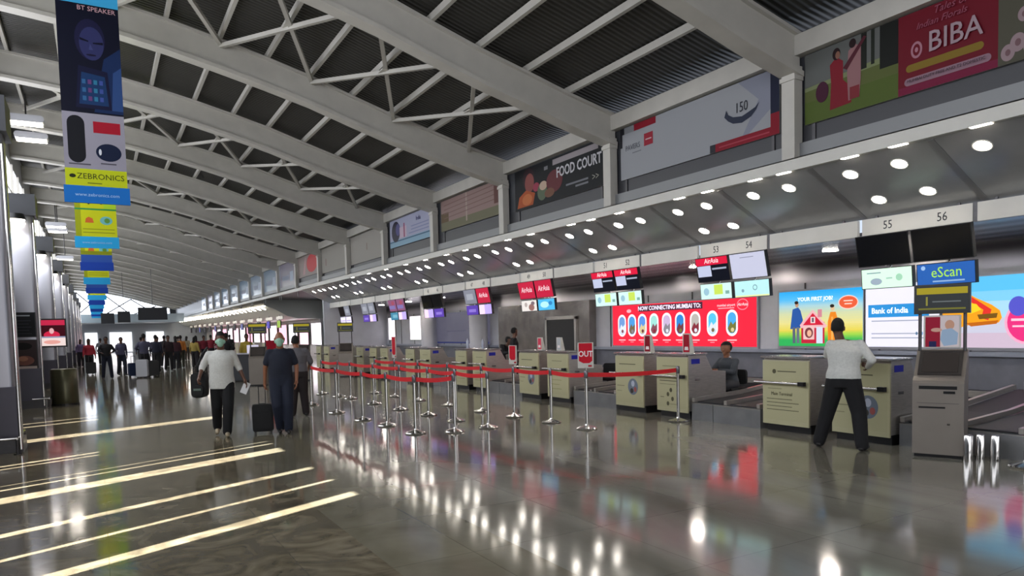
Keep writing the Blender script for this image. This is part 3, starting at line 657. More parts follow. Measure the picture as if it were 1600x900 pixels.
p.ell(1.0, .25, .02, .03, C('#5c7a98', 1)); p.ell(1.1, .25, .02, .03, C('#8cb4dc', 1)); p.build(t, 'lit_picture')
text('Bank of India', .15, C('#f4fbff', 1.3), t, .48, None, .68, bold=.003, sx=.92)
t = lit_frame('lightbox_poster', 'Lit poster with an orange yellow sports car and a round pink badge', 7.16, 3.2, 1.17, 1.2)
p = Pic(0, .0005)
for c_, top in (('#5cc1f2', 1.2), ('#7fcdf2', .95), ('#a9d9f0', .78), ('#c9c9dc', .5), ('#cdb9cc', .25)): p.rect(0, 0, 3.2, top, C(c_, 1.1))
p.poly([(0.000, .3), (0.000, .86), (0.080, .94), (0.192, .98), (0.368, .96), (0.560, .84), (0.800, .72), (0.928, .62), (0.960, .5), (0.912, .42), (0.400, .38), (0.200, .3)], C('#f7a01c', 1.1))
p.poly([(0.016, .84), (0.096, .93), (0.240, .95), (0.400, .92), (0.528, .82), (0.240, .8)], C('#7a3a52', 1)); p.poly([(0.320, .98), (0.800, .64), (0.752, .46), (0.640, .5), (0.672, .64), (0.240, .94)], C('#e2342c', 1.1)); p.poly([(0.080, .78), (0.320, .78), (0.560, .74), (0.640, .64), (0.480, .58), (0.160, .6)], C('#fbd028', 1.1))
p.ell(0.144, .4, .13, .15, C('#4b4a5c', 1)); p.ell(0.144, .4, .07, .08, C('#b8b6c8', 1)); p.poly([(0.576, .56), (0.896, .58), (0.880, .5), (0.608, .48)], C('#7a5618', 1)); p.ell(0.288, .66, .1, .03, C('#e8e2d8', 1)); p.poly([(0.400, .42), (0.912, .46), (0.880, .4), (0.480, .36)], C('#c86a14', 1))
p.ell(1.34, .42, .34, .36, C('#f2a9c8', 1.1)); p.ell(1.34, .42, .3, .32, C('#e8327e', 1.1)); p.ell(1.2, .68, .14, .16, C('#5a5ad0', 1)); p.rect(1.1, .44, 1.6, .48, C('#ffd0e4', 1)); p.rect(1.12, .34, 1.56, .37, C('#ffd0e4', 1)); p.build(t, 'lit_picture')
t = rt('wall_panel_poster', 'Large pale lilac wall poster behind the third and fourth desks', 'poster', 12.95, 30.3, 1.14)
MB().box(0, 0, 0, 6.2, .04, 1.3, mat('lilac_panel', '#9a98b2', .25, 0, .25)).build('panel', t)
p = Pic(0); p.rect(.9, .7, 1.3, 1.0, C('#9a6a86', .4)); p.rect(2.4, .5, 4.2, .55, C('#8a88a4', .3)); p.rect(4.5, .8, 4.9, .92, C('#8a7a96', .3)); p.rect(0, .02, 6.2, .07, C('#3a4a9c', .3)); p.build(t)
for k, (yy, ww) in enumerate(((34.9, .9), (32.0, 1.3))):
    t = rt('lightbox_poster', ['White glowing lightbox on the far end of the back wall', 'White glowing lightbox right of the farthest screens'][k], 'lit poster', 12.93, yy, 1.3)
    MB().box(-.03, 0, -.03, ww+.03, .06, 1.13, STEEL).build('frame', t); Pic(0).rect(0, 0, ww, 1.1, C('#f6eef6', 1.6)).build(t, 'lit_picture')

# ---------------------------------------------------------------- upper posters (unlit vinyl on the wall above the fascia)
def upper(lab, Y, w, z0=4.46, h=.96):
    t = rt('banner_poster', lab, 'poster', 8.84, Y, z0)
    MB().box(0, 0, 0, w, .04, h, mat('poster_board', '#8f8f8d', .6)).build('board', t)
    for xx in (.1, w-.16): MB().box(xx, .02, -.46, xx+.05, .05, 0, DSTEEL).build('support_foot', t)
    return t
t = upper('Poster with two women in red dresses on grass beside a red BIBA panel', 6.83, 5.6)
p = Pic(0, .0005); p.rect(0, 0, 1.37, .96, C('#555751')); p.rect(0, 0, 1.37, .5, C('#51592e')); p.rect(0, 0, 1.37, .3, C('#495823')); p.rect(0, .52, 1.37, .96, C('#585a58')); p.poly([(0, .45), (1.37, .5), (1.37, .58), (0, .5)], C('#6e7653'))
p.rect(1.12, .42, 1.37, .96, C('#121411')); p.rect(.86, .5, .94, .96, C('#161913')); p.rect(1.0, .52, 1.05, .96, C('#1c2019'))
p.poly([(.4, .1), (.42, .45), (.4, .7), (.5, .78), (.6, .7), (.6, .45), (.75, .3), (.72, .12)], C('#711623')); p.ell(.5, .82, .06, .08, C('#231416')); p.ell(.52, .8, .035, .05, C('#7b5849')); p.ell(.28, .38, .1, .14, C('#3c1429'))
p.poly([(.68, .15), (.66, .5), (.68, .8), (.78, .86), (.86, .8), (.86, .4), (.84, .18)], C('#866163')); p.rect(.7, .16, .84, .32, C('#71262c')); p.ell(.74, .88, .05, .06, C('#231416')); p.poly([(.6, .6), (.9, .92), (.94, .9), (.66, .56)], C('#491c26'))
p.rect(1.37, 0, 2.52, .96, C('#600b1b')); p.rect(1.37, 0, 2.52, .09, C('#6b1434')); p.rrect(1.92, .3, .9, .09, C('#766120')); p.rrect(1.95, .14, 1.0, .09, C('#856874')); p.ell(1.6, .5, .07, .1, C('#a06e7c')); p.ell(1.6, .5, .045, .07, C('#600b1b')); p.ell(1.6, .5, .02, .03, C('#a06e7c'))
p.rect(2.52, 0, 5.6, .96, C('#4a483c')); rnd = random.Random(3)
for fx_, fz_, fr_ in ((2.62, .12, .09), (2.72, .2, .1), (2.85, .14, .1), (2.9, .34, .12), (3.05, .24, .12), (2.78, .48, .08), (2.95, .6, .12), (3.1, .75, .13), (2.8, .8, .08)): p.ell(fx_, fz_, fr_*.8, fr_, C('#8c787c')); p.ell(fx_, fz_, fr_*.3, fr_*.4, C('#6b5054'))
for i in range(26): p.ell(2.62+rnd.random()*2.9, .08+rnd.random()*.8, .04+rnd.random()*.1, .04+rnd.random()*.09, C(['#635456', '#726669', '#3e4923', '#323b1b', '#766c6e'][i % 5]))
p.build(t); text('BIBA', .34, C('#98838b'), t, 2.06, None, .52, sx=.9, bold=.002); text('Tales of', .12, C('#864456'), t, 2.0, None, .88, shear=.3); text('Indian Florals', .11, C('#864456'), t, 1.9, None, .76, shear=.3)
text('MUMBAI DUTY FREE AND T2 DOMESTIC', .05, C('#3c2e36'), t, 1.95, None, .14)
t = upper('Pale poster with a 150 ribbon emblem and red corner bands', 10.95, 3.68)
p = Pic(0, .0005); p.rect(0, 0, 3.68, .96, C('#8e9094')); p.poly([(2.9, 0), (3.68, .5), (3.68, .96), (2.9, .96), (3.3, .6)], C('#7c7f8c')); p.rect(3.52, .1, 3.68, .96, C('#1b1f33')); p.rect(3.52, .0, 3.68, .32, C('#7c1424')); p.rect(2.3, .0, 3.68, .13, C('#7c1424')); p.rect(2.3, 0, 2.42, .13, C('#2a2a30')); p.rect(2.5, .05, 3.5, .07, C('#9a3a48'))
p.rect(0, .84, .12, .96, C('#1c1c22')); p.rect(.12, .84, .4, .96, C('#77797d')); p.rect(.4, .84, 1.0, .96, C('#7c1424')); p.rect(.0, .6, .06, .96, C('#1c1c22')); p.rect(.68, .5, .92, .72, C('#8c2030')); p.rect(.72, .6, .88, .62, C('#b9a0a4')); p.rect(.35, .44, .6, .46, C('#6c6e74'))
p.poly([(2.62, .5), (2.7, .42), (2.8, .36), (2.98, .33), (3.16, .38), (3.26, .46), (3.32, .56), (3.24, .5), (3.1, .46), (2.98, .43), (2.8, .46), (2.7, .52), (2.66, .6)], C('#2b3040')); p.build(t)
text('150', .22, C('#24272f'), t, 2.97, None, .57, sx=.8); text('PAVERS', .14, C('#5c5e66'), t, .36, None, .56, sx=.9)
t = upper('Black FOOD COURT poster with a person eating', 14.95, 3.5, 4.48, .92)
p = Pic(0, .0005); p.rect(0, 0, 3.5, .92, C('#141619')); p.ell(.62, .66, .26, .24, C('#2a1a20')); p.ell(.66, .56, .2, .22, C('#7c4440')); p.poly([(.1, .05), (.2, .3), (.5, .42), (.9, .3), (.8, .05)], C('#9a4a24')); p.ell(.55, .2, .22, .13, C('#b0653a')); p.ell(.95, .42, .14, .1, C('#8c3448')); p.ell(1.2, .28, .2, .2, C('#54604c')); p.ell(1.25, .4, .16, .1, C('#b09a86')); p.ell(1.7, .42, .32, .24, C('#5c2c30')); p.ell(1.5, .2, .2, .1, C('#6b4a3a'))
p.rect(1.65, .76, 3.3, .88, C('#8d8689')); p.rect(1.3, .72, 1.45, .8, C('#6c6c70')); p.rect(2.15, .22, 2.95, .26, C('#6c6e74')); p.rect(2.5, .14, 2.95, .18, C('#6c6e74')); p.build(t)
text('FOOD COURT', .3, C('#b9b8bc'), t, 2.6, None, .56, sx=.82, bold=.006); text('>>', .2, C('#8f8f86'), t, 3.2, None, .22)
t = upper('Faded brownish pink poster of a building', 19.2, 3.6, 4.55, .86)
p = Pic(0, .0005); p.rect(0, 0, 3.6, .86, C('#87716c')); p.rect(0, 0, 3.6, .24, C('#66644e')); p.rect(0, .24, .5, .5, C('#5c4c34')); p.rect(1.6, .1, 1.68, .86, C('#9a8a80')); p.rect(3.2, .3, 3.6, .86, C('#5a3a36'))
for i in range(4): p.poly([(.2, .34+.12*i), (3.2, .4+.12*i), (3.2, .42+.12*i), (.2, .36+.12*i)], C('#6e5450'))
p.build(t)
t = upper('White and pale blue poster with a dark portrait shape, far left of the brown poster', 23.4, 3.6, 4.52, .9)
p = Pic(0, .0005); p.rect(0, 0, 3.6, .9, C('#9a9db4')); p.rect(0, 0, 3.6, .22, C('#7fa0b4')); p.rect(0, .16, 3.6, .2, C('#3f5f78')); p.ell(.55, .5, .38, .34, C('#2c2a3a')); p.ell(.75, .55, .2, .2, C('#4c4a7a')); p.rect(.9, .25, 1.5, .6, C('#b8a4b4')); p.rect(1.25, .25, 1.35, .7, C('#8a3a5c')); p.rect(1.9, .5, 3.3, .53, C('#7a7fa0')); p.rect(1.9, .4, 3.3, .43, C('#7a7fa0')); p.rect(1.7, .3, 3.3, .33, C('#7a7fa0'))
p.build(t); text('India', .2, C('#3a3c6a'), t, 2.5, None, .7)
t = upper('Blank off-white poster board with two faint marks', 27.8, 7.7 - 4.0, 4.35, 1.06)
p = Pic(0, .0005); p.rect(0, 0, 3.7, 1.06, C('#8f8b84')); p.rect(1.9, .4, 2.0, .66, C('#7a6a62')); p.build(t)
t = upper('Second blank off-white poster board beside the red circle poster', 32.0, 3.8, 4.35, 1.06)
p = Pic(0, .0005); p.rect(0, 0, 3.8, 1.06, C('#8b877f')); p.rect(.6, .3, .72, .6, C('#7a5a56')); p.build(t)
t = upper('Pale poster with a large red disc', 36.3, 3.9, 4.45, .98)
p = Pic(0, .0005); p.rect(0, 0, 3.9, .98, C('#8b7f7a')); p.ell(2.6, .55, .95, .42, C('#b8363a')); p.poly([(.9, .1), (1.3, .1), (1.6, .9), (1.4, .9)], C('#b08a8c')); p.build(t)
cols = ['#8a8494', '#7f92a6', '#8798ac', '#7690a8', '#90a2b4', '#7a94ac', '#8a9cb0']
for k in range(9):
    t = upper('%s pale blue glazed panel beyond the red disc poster' % ORD[k].capitalize(), 40.5+4.2*k, 4.0, 4.05, 1.4); t['group'] = 'pale blue glazed panels on the far upper wall'; t.name = 'glazed_panel'
    p = Pic(0, .0005); p.rect(0, 0, 4, 1.4, C(cols[k % 7], 0, .2)); p.rect(.6+.2*(k % 3), .5, 2.2, .75, C('#6c7488')); p.rect(2.4, .4, 3.1, .9, C('#9aa6b8')); p.rect(0, 0, .1, 1.4, C('#b8c6d6')); p.rect(0, 0, 4, .06, C('#b8c6d6')); p.build(t)
# ---------------------------------------------------------------- second bank farther along the hall (Y 53 to 96)
B2A = radians(2.5)
def b2(X, Y):
    dx, dy = X-10.5, Y-53
    return 10.5+dx*cos(B2A)-dy*sin(B2A), 53+dx*sin(B2A)+dy*cos(B2A)
c2 = MB(); c2.prism([(0, 3.78), (.7, 3.5), (1.5, 3.05), (2.3, 2.85), (5.0, 2.8), (5.0, 4.3), (0, 4.3), (0, 3.95)], 0, 47, mat('grey_canopy', '#c6c8c2', .4), 'xz')
c2.box(-.08, 0, 3.78, 0, 47, 3.98, WHITE2)
o = struct('ceiling_3', c2, (10.5, 53, 0)); o.rotation_euler = (0, 0, B2A)
w2 = MB(); w2.box(3.9, 0, 0, 4.1, 47, 2.85, mat('white_wall', '#e4dede', .4)); o = struct('wall_far_desks', w2, (10.5, 53, 0)); o.rotation_euler = (0, 0, B2A)
w2 = MB(); w2.box(9.0, 36, 5.8, 16, YE, 5.9, DGREY); w2.box(15.8, 35.4, 0, 16, YE, 5.8, GREYP); w2.box(9, 36, 4.2, 16, 53, 4.3, DGREY)
struct('wall_right_far', w2)
for k in range(14):
    Y = 55+3.1*k
    t = rt('lightbox_poster', '%s pink or white lit panel behind the far desks' % ORD[k].capitalize(), 'lit poster', *b2(14.33, Y), .9, 'lit panels behind the far desks')
    MB().box(-.03, 0, -.03, 2.73, .05, 1.63, STEEL).build('frame', t); Pic(0).rect(0, 0, 2.7, 1.6, C(['#f6ecf4', '#f2b8cc', '#f7f2fa', '#f09cb0'][k % 4], 2.4)).build(t, 'lit_picture')
    t = rt('number_board', '%s small white board over the far desks' % ORD[k].capitalize(), 'sign', *b2(11.8, Y+.3), 2.83, 'boards over the far desks')
    MB().box(0, 0, 0, 2.2, .05, .22, WHITE2).build('board', t); MB().box(1, .01, .2, 1.1, .04, .5, DSTEEL).build('hanger', t)
    t = rt('flight_display', '%s small screen over the far desks' % ORD[k].capitalize(), 'screen', *b2(11.8, Y+.1), 2.2, 'screens over the far desks')
    MB().box(0, 0, 0, 1.1, .08, .56, BLACK).build('casing', t)
    Pic(0).rect(.03, .03, 1.07, .53, C(['#9cc22e', '#4a3cc0', '#23252c', '#23252c', '#5a5fa0', '#23252c'][min(k, 5) if k < 6 else 2+k % 3], .8)).build(t, 'display')
    MB().cyl((.55, .04, .56), (.55, .04, .7), .03, .03, DSTEEL, 8).build('hanger', t)
    for q in range(2):
        t = thing('downlight', '%s downlight under the far canopy' % ORD[min(k*2+q, 39)].capitalize(), 'ceiling light', (*b2(10.85, Y+1.45*q), 3.625), 0, 'downlights under the far canopy'); t.rotation_euler = (0, .38, 0)
        MB().cyl((0, 0, -.02), (0, 0, .0), .16, .16, LAMP_S, 12).build('lens', t)
    t = rt('check_in_podium', '%s pale podium of the far bank behind the crowd' % ORD[k].capitalize(), 'counter', *b2(10.75, Y+.4), 0, 'podiums of the far bank')
    MB().box(0, .03, .12, 1.0, .9, 1.12, STEEL).build('body', t); MB().box(0, 0, .15, 1.0, .03, 1.1, CREAM).build('front_panel', t); MB().box(.03, .08, 0, .97, .85, .12, BLACK).build('plinth', t); MB().box(-.02, -.03, 1.12, 1.02, .5, 1.16, WHITE2).build('top', t)
o = MB().box(-.12, .1, 3.72, 0, 46.8, 3.775, LAMP_S).build('cove_light', None, (10.5, 53, 0), (0, 0, B2A)); tag(o, 'Long bright line of light along the edge of the far canopy', 'strip light')
for k, (x, yy, w0) in enumerate(((.9, 70, 1.0), (2.0, 66, .9), (3.6, 58, 1.9))):
    t = thing('hanging_sign', ['Small dark hanging sign, leftmost of three in the far hall', 'Small dark hanging sign, middle of three in the far hall', 'Largest dark hanging sign, right of the other two in the far hall'][k], 'sign', (x, yy, 3.5), 0, 'hanging signs in the far hall')
    MB().box(-w0/2, -.1, -.5, w0/2, .1, .4, mat('dark_sign_board', '#22242a', .4)).build('board', t); MB().cyl((0, 0, .4), (0, 0, ztop(x)+.1-3.5), .02, .02, DSTEEL, 8).build('rod', t)
# ---------------------------------------------------------------- hanging banners
def banner(k):
    Y = 13.4+6.5*k; w0 = .86
    lab = ['Nearest hanging banner, dark portrait and phone above speakers, ZEBRONICS on a yellow band', 'Second hanging banner, yellow with a sideways Z and a light blue foot'][k] if k < 2 else '%s yellow and blue hanging banner down the hall' % ORD[k].capitalize()
    t = thing('hanging_banner', lab, 'banner', (-.3, Y, 3.86), 0, 'hanging banners')
    MB().box(0, .004, .0, w0, .012, 3.32, mat('banner_cloth_back', '#9aa31e', .6)).build('cloth', t)
    p = Pic(.003, .0005)
    if k == 0:
        p.rect(0, 1.4, w0, 3.32, C('#0b0e20')); p.rect(0, 3.12, w0, 3.32, C('#3a9fd0')); p.poly([(.45, 1.45), (w0, 1.45), (w0, 2.5), (.62, 2.3)], C('#16284e')); p.poly([(.7, 1.5), (w0, 1.5), (w0, 2.2), (.74, 2.1)], C('#2a4474'))
        p.ell(.44, 2.58, .21, .32, C('#1a1a38')); p.ell(.46, 2.52, .17, .26, C('#2c2f58')); p.poly([(.3, 2.6), (.42, 2.56), (.42, 2.54), (.3, 2.56)], C('#0d0e20')); p.poly([(.48, 2.54), (.62, 2.56), (.62, 2.52), (.48, 2.52)], C('#0d0e20')); p.poly([(.44, 2.52), (.48, 2.42), (.42, 2.42)], C('#3a3f6c')); p.ell(.45, 2.34, .07, .015, C('#17142c'))
        p.poly([(.2, 1.5), (.7, 1.5), (.66, 2.1), (.26, 2.16)], C('#131631')); p.poly([(.25, 1.56), (.66, 1.56), (.62, 2.02), (.3, 2.06)], C('#18335c'))
        for i in range(12): p.rect(.3+.08*(i % 4), 1.62+.13*(i//4), .35+.08*(i % 4), 1.69+.13*(i//4), C(['#2f5c88', '#5c3a6c', '#2a6c8c', '#384a8c'][i % 4]))
        p.rect(0, .52, w0, 1.42, C('#8f8c98')); p.rrect(.18, 1.0, .24, .74, C('#15161c'), 5); p.rect(.42, 1.12, .8, 1.3, C('#9a1428')); p.ell(.62, .82, .18, .14, C('#101a34')); p.ell(.5, .82, .02, .05, C('#c9ccd4')); p.rect(.06, .6, .36, .62, C('#4c4a54')); p.rect(.5, .63, .72, .65, C('#4c4a54'))
        p.rect(0, .26, w0, .54, C('#b5c018')); p.ell(.1, .42, .045, .03, C('#20260c')); p.rect(.3, .31, .5, .325, C('#5c6414')); p.build(t)
        text('ZEBRONICS', .125, C('#30380e'), t, .49, None, .42); text('BT SPEAKER', .1, C('#c8a0a8'), t, .55, None, 3.05)
    else:
        p.rect(0, .26, w0, 3.32, C('#c2c81a')); p.rect(.0, .26, .12, 3.32, C('#98a018')); p.rect(0, .9, w0, .94, C('#2f8c4a')); p.rect(.15, .44, w0-.05, .46, C('#8a9020')); p.rect(.15, .36, w0-.05, .38, C('#8a9020')); p.poly([(.2, .6), (.38, .6), (.36, .7), (.28, .74), (.22, .7)], C('#c8642c')); p.ell(.64, .66, .13, .1, C('#6cb0b0')); p.ell(.66, .66, .06, .06, C('#5a8a3c')); p.rect(.6, .94, w0, 2.0, C('#a8cc2c'))
        if k % 2: pass
        else: p.rect(0, .26, w0, .5, C('#2c4f9c')); p.rect(0, .5, w0, .62, C('#808818'))
        p.build(t)
        if k < 3: q = text('Z', .42, C('#20240c'), t, .4, None, 1.16); q.rotation_euler = (0, radians(90), 0)
    MB().box(-.03, -.02, 0, w0+.03, .02, .27, C('#1668b8' if k == 0 else ('#2aa0d8' if k % 2 else '#1b3f9c'))).build('foot_band', t)
    text('www.zebronics.com', .075, C('#9cc4e8'), t, .43, -.022, .13) if k < 2 else None
    MB().cyl((-.04, 0, 3.32), (w0+.04, 0, 3.32), .015, .015, STEEL, 8).cyl((.1, 0, 3.32), (.1, 0, ztop(-.2)+.14-3.86), .008, .008, DSTEEL, 6).cyl((w0-.1, 0, 3.32), (w0-.1, 0, ztop(.4)+.1-3.86), .008, .008, DSTEEL, 6).build('hanging_rod', t)
for k in range(12): banner(k)
# ---------------------------------------------------------------- barrier posts with red belts
rows = [[(4.49, 11.02), (4.46, 12.27), (4.37, 13.36), (4.34, 14.99), (4.34, 17.06)],
        [(5.76, 10.84), (5.71, 12.01), (5.7, 13.26), (5.63, 14.62), (5.6, 16.25), (5.58, 17.97), (5.53, 18.85), (5.41, 20.03)],
        [(6.96, 9.62), (6.96, 10.69), (6.88, 11.87), (6.81, 13.06), (6.79, 14.66), (6.72, 16.2), (6.69, 17.7), (6.66, 19.16)]]
rown = ['in the barrier row nearest the walkway', 'in the middle barrier row', 'in the barrier row nearest the desks']
def stanchion(x, y, lab, to=None, belt_z=.9):
    t = thing('barrier_post', lab, 'barrier post', (x, y, 0), 0, 'steel barrier posts')
    MB().lathe([(0, 0), (.165, 0), (.175, .01), (.165, .025), (.09, .045), (.035, .06), (.028, .08), (0, .08)], CHROME, 24).build('base', t, smooth=True)
    MB().cyl((0, 0, .06), (0, 0, .86), .027, .027, CHROME, 16).build('pole', t, smooth=True)
    MB().lathe([(.028, .84), (.034, .85), (.034, .95), (.028, .965), (0, .97)], mat('belt_head_steel', '#77757a', .3, .8), 16).build('belt_head', t, smooth=True)
    if to:
        b = MB(); d = Vector((to[0]-x, to[1]-y, 0)); L = d.length; n = 8; side = Vector((-d.y, d.x, 0)).normalized()*.0015
        vs = []
        for i in range(n+1):
            f = i/n; sag = -.03*4*f*(1-f); p = Vector((d.x*f, d.y*f, belt_z+sag))
            for sg in (1, -1):
                for dz in (.036, -.036): vs.append(p+side*sg+Vector((0, 0, dz)))
        fs = []
        for i in range(n):
            a = i*4; fs += [(a, a+1, a+5, a+4), (a+2, a+6, a+7, a+3), (a, a+4, a+6, a+2), (a+1, a+3, a+7, a+5)]
        b.add(vs, fs, RED); b.build('belt', t)
    return t
for r, row in enumerate(rows):
    for i, (x, y) in enumerate(row):
        to = row[i+1] if i < len(row)-1 else None
        stanchion(x, y, '%s steel belt post %s' % (ORD[i].capitalize(), rown[r]), to)
stanchion(8.72, 9.34, 'Steel belt post beside the podium with small pictograms', rows[2][0])
stanchion(5.08, 10.75, 'Steel belt post closing the near end between two barrier rows', rows[0][0])
stanchion(8.9, 4.0, 'Steel belt post at the right edge of the picture', (8.9, 2.4))
def post_sign(x, y, rz, txt, lab, w0=.26, h0=.42):
    t = thing('post_sign', lab, 'sign', (x, y, .97), rz)
    MB().box(-w0/2, -.012, .04, w0/2, .012, .04+h0, WHITE2).cyl((0, 0, 0), (0, 0, .05), .012, .012, CHROME, 8).build('frame', t)
    p = Pic(-.013); p.poly([(-w0/2+.02, .16), (-.04, .12), (.06, .12), (w0/2-.02, .16), (w0/2-.02, .03+h0), (-w0/2+.02, .03+h0)], C('#c3182c')); p.rect(.04, .06, .1, .09, C('#a81c2c')); p.build(t, 'printed_face')
    if txt: text(txt, .13, C('#f1e6e6'), t, 0, -.016, .27, sx=.85, bold=.003)
post_sign(6.96, 9.62, radians(-35), 'OUT', 'Red and white OUT sign on a barrier post')
post_sign(6.88, 11.87, radians(-75), '', 'Narrow red sign turned sideways on a barrier post left of the OUT sign', .2, .36)
post_sign(6.69, 17.7, radians(-80), '', 'Tall maroon sign on a far barrier post', .2, .55)
# ---------------------------------------------------------------- self-service kiosks
BRZ = mat('kiosk_bronze_grey', '#8c847c', .38, .35, 0, (4, .04, (1, 1, 1)))
def kiosk(loc, rz, lab, s=1, near=True):
    t = thing('self_service_kiosk', lab, 'kiosk', loc, rz, 'self-service kiosks')
    MB().prism([(0, .04), (.45, .04), (.45, 1.3), (.36, 1.3), (.1, .98), (.02, .93), (0, .9)], -.27, .27, BRZ, 'yz').build('cabinet', t)
    MB().box(-.25, .02, 0, .25, .43, .04, BLACK).build('plinth', t)
    # tilted touch screen
    a = math.atan2(.26, .32)
    MB().add([(-.23, .105, .992), (.23, .105, .992), (.23, .335, 1.275), (-.23, .335, 1.275), (-.23, .09, 1.005), (.23, .09, 1.005), (.23, .32, 1.288), (-.23, .32, 1.288)], [(0, 3, 2, 1), (4, 5, 6, 7), (0, 1, 5, 4), (1, 2, 6, 5), (2, 3, 7, 6), (3, 0, 4, 7)], mat('kiosk_bezel', '#3b3735', .3)).build('screen_bezel', t)
    MB().add([(-.19, .108, 1.033), (.19, .108, 1.033), (.19, .293, 1.262), (-.19, .293, 1.262)], [(0, 1, 2, 3)], mat('kiosk_screen', '#5c5552', .12, 0, .25)).build('touch_screen', t)
    if near:
        MB().box(-.2, -.004, .83, .2, .02, .87, BLACK).build('document_slot', t); MB().box(.06, -.012, .78, .18, .02, .81, BLACK).build('card_reader', t)
        MB().box(-.22, -.003, .66, .22, .0, .664, DSTEEL).box(-.2, -.006, .6, .08, .0, .62, BLACK).build('tray_seam', t)
        MB().box(.1, -.006, .4, .13, 0, .42, CHROME).build('lock', t)
    MB().cyl((-.24, .34, 1.28), (-.24, .34, 1.78), .02, .02, DSTEEL, 8).build('mast', t); MB().cyl((.24, .34, 1.28), (.24, .34, 1.78), .02, .02, DSTEEL, 8).build('mast', t)
    if near:
        MB().box(-.2, .33, 1.32, .2, .35, 1.72, WHITE2).build('poster_plate', t)
        pp = [c for c in t.children if c.name.startswith('poster_plate')][0]
        p = Pic(.329); p.rect(-.18, 1.33, .18, 1.71, C('#e9dce0', .5)); p.rect(-.18, 1.33, -.02, 1.7, C('#a8203c', .5)); p.ell(.08, 1.6, .05, .06, C('#d9a890', .5)); p.poly([(-.02, 1.42), (.0, 1.54), (.1, 1.56), (.17, 1.5), (.16, 1.36), (.02, 1.34)], C('#aac4e2', .5)); p.ell(-.06, 1.54, .06, .025, C('#e0b0a0', .5)); p.rect(-.14, 1.33, -.06, 1.4, C('#2a2c5c', .5)); p.build(pp, 'poster')
    hs = MB().box(-.3, .28, 1.74, .3, .36, 2.1, mat('header_casing', '#2c2a26', .35)).build('header_screen', t)
    p = Pic(.279); p.rect(-.28, 1.76, .28, 2.08, C('#44484a', .5)); p.rect(-.27, 1.98, .27, 2.06, C('#b9a92c', .7)); p.rect(-.25, 1.79, .25, 1.81, C('#8c8a3a', .6)); p.rect(-.17, 1.84, -.15, 1.95, C('#a8a44c', .6)); p.rect(-.1, 1.88, .2, 1.895, C('#7c8486', .6)); p.build(hs, 'header_picture')
    return t
kiosk((8.72, 4.88, 0), radians(-68), 'Tall bronze grey self-service kiosk right of the man at the desk')
kiosk((4.6, 25.0, 0), radians(-20), 'Far self-service kiosk with a yellow header, between the two walking men', near=False)
kiosk((6.4, 26.3, 0), radians(-20), 'Far self-service kiosk with a yellow header, behind the man seen from the back', near=False)
kiosk((8.3, 27.2, 0), radians(-20), 'Far self-service kiosk in front of the farthest podiums of the near bank', near=False)
for k, (x, y) in enumerate(((8.78, 4.56), (8.93, 4.5), (8.98, 4.36))):
    o = MB().lathe([(0, 0), (.05, 0), (.05, .3), (.045, .31), (0, .31)], CHROME, 20).build('steel_bollard', None, (x, y, 0), smooth=True)
    tag(o, ['Short shiny steel bollard touching the kiosk side', 'Middle one of the three short steel bollards', 'Rightmost short steel bollard beside the kiosk'][k], 'bollard', 'short steel bollards beside the kiosk')
t = thing('queue_sign', 'Red sign board on a foot beside the far kiosk between the walking men', 'sign', (5.3, 25.6, 0), radians(-20))
MB().box(-.3, -.02, .9, .3, .02, 1.5, C('#a8142c')).build('board', t); MB().cyl((0, .03, 0), (0, .03, 1.0), .02, .02, CHROME, 8).cyl((0, 0, 0), (0, 0, .02), .16, .16, CHROME, 16).build('stand', t)
t = thing('service_desk', 'Dark service desk behind the two walking men', 'desk', (5.2, 27.5, 0), radians(-20))
MB().bevbox(-1.2, 0, .05, 1.2, .6, 1.0, .04, DGREY).build('body', t); MB().box(-1.25, -.05, 1.0, 1.25, .65, 1.04, GREYP).build('top', t); MB().box(-1.1, .05, 0, 1.1, .55, .05, BLACK).build('plinth', t)
o = MB().box(-.2, -.03, 0, .2, .03, .3, C('#d9d4ea', .9)).build('desk_screen', None, (4.95, 27.6, 1.04)); tag(o, 'Small glowing white screen on the dark service desk', 'screen')
# ---------------------------------------------------------------- people
def cap(a, b, ra, rb, n=12):
    a, b = Vector(a), Vector(b); d = b-a; L = d.length
    if L < 1e-5: d = Vector((0, 0, 1))
    d.normalize(); u = d.orthogonal().normalized(); v = d.cross(u); vs = []; prof = []
    for i in range(1, 4): t = -pi/2+pi/2*i/3; prof.append((ra*sin(t), ra*cos(t), 0))
    for i in range(0, 3): t = pi/2*i/3; prof.append((L+rb*sin(t), rb*cos(t), 0))
    for h, r, _ in prof:
        for k in range(n):
            t = 2*pi*k/n; vs.append(a+d*h+u*r*cos(t)+v*r*sin(t))
    m_ = len(prof); fs = [(j*n+k, j*n+(k+1) % n, (j+1)*n+(k+1) % n, (j+1)*n+k) for j in range(m_-1) for k in range(n)]
    vs += [a-d*ra, b+d*rb]; i0, i1 = len(vs)-2, len(vs)-1
    fs += [(i0, (k+1) % n, k) for k in range(n)] + [(i1, (m_-1)*n+k, (m_-1)*n+(k+1) % n) for k in range(n)]
    return vs, fs
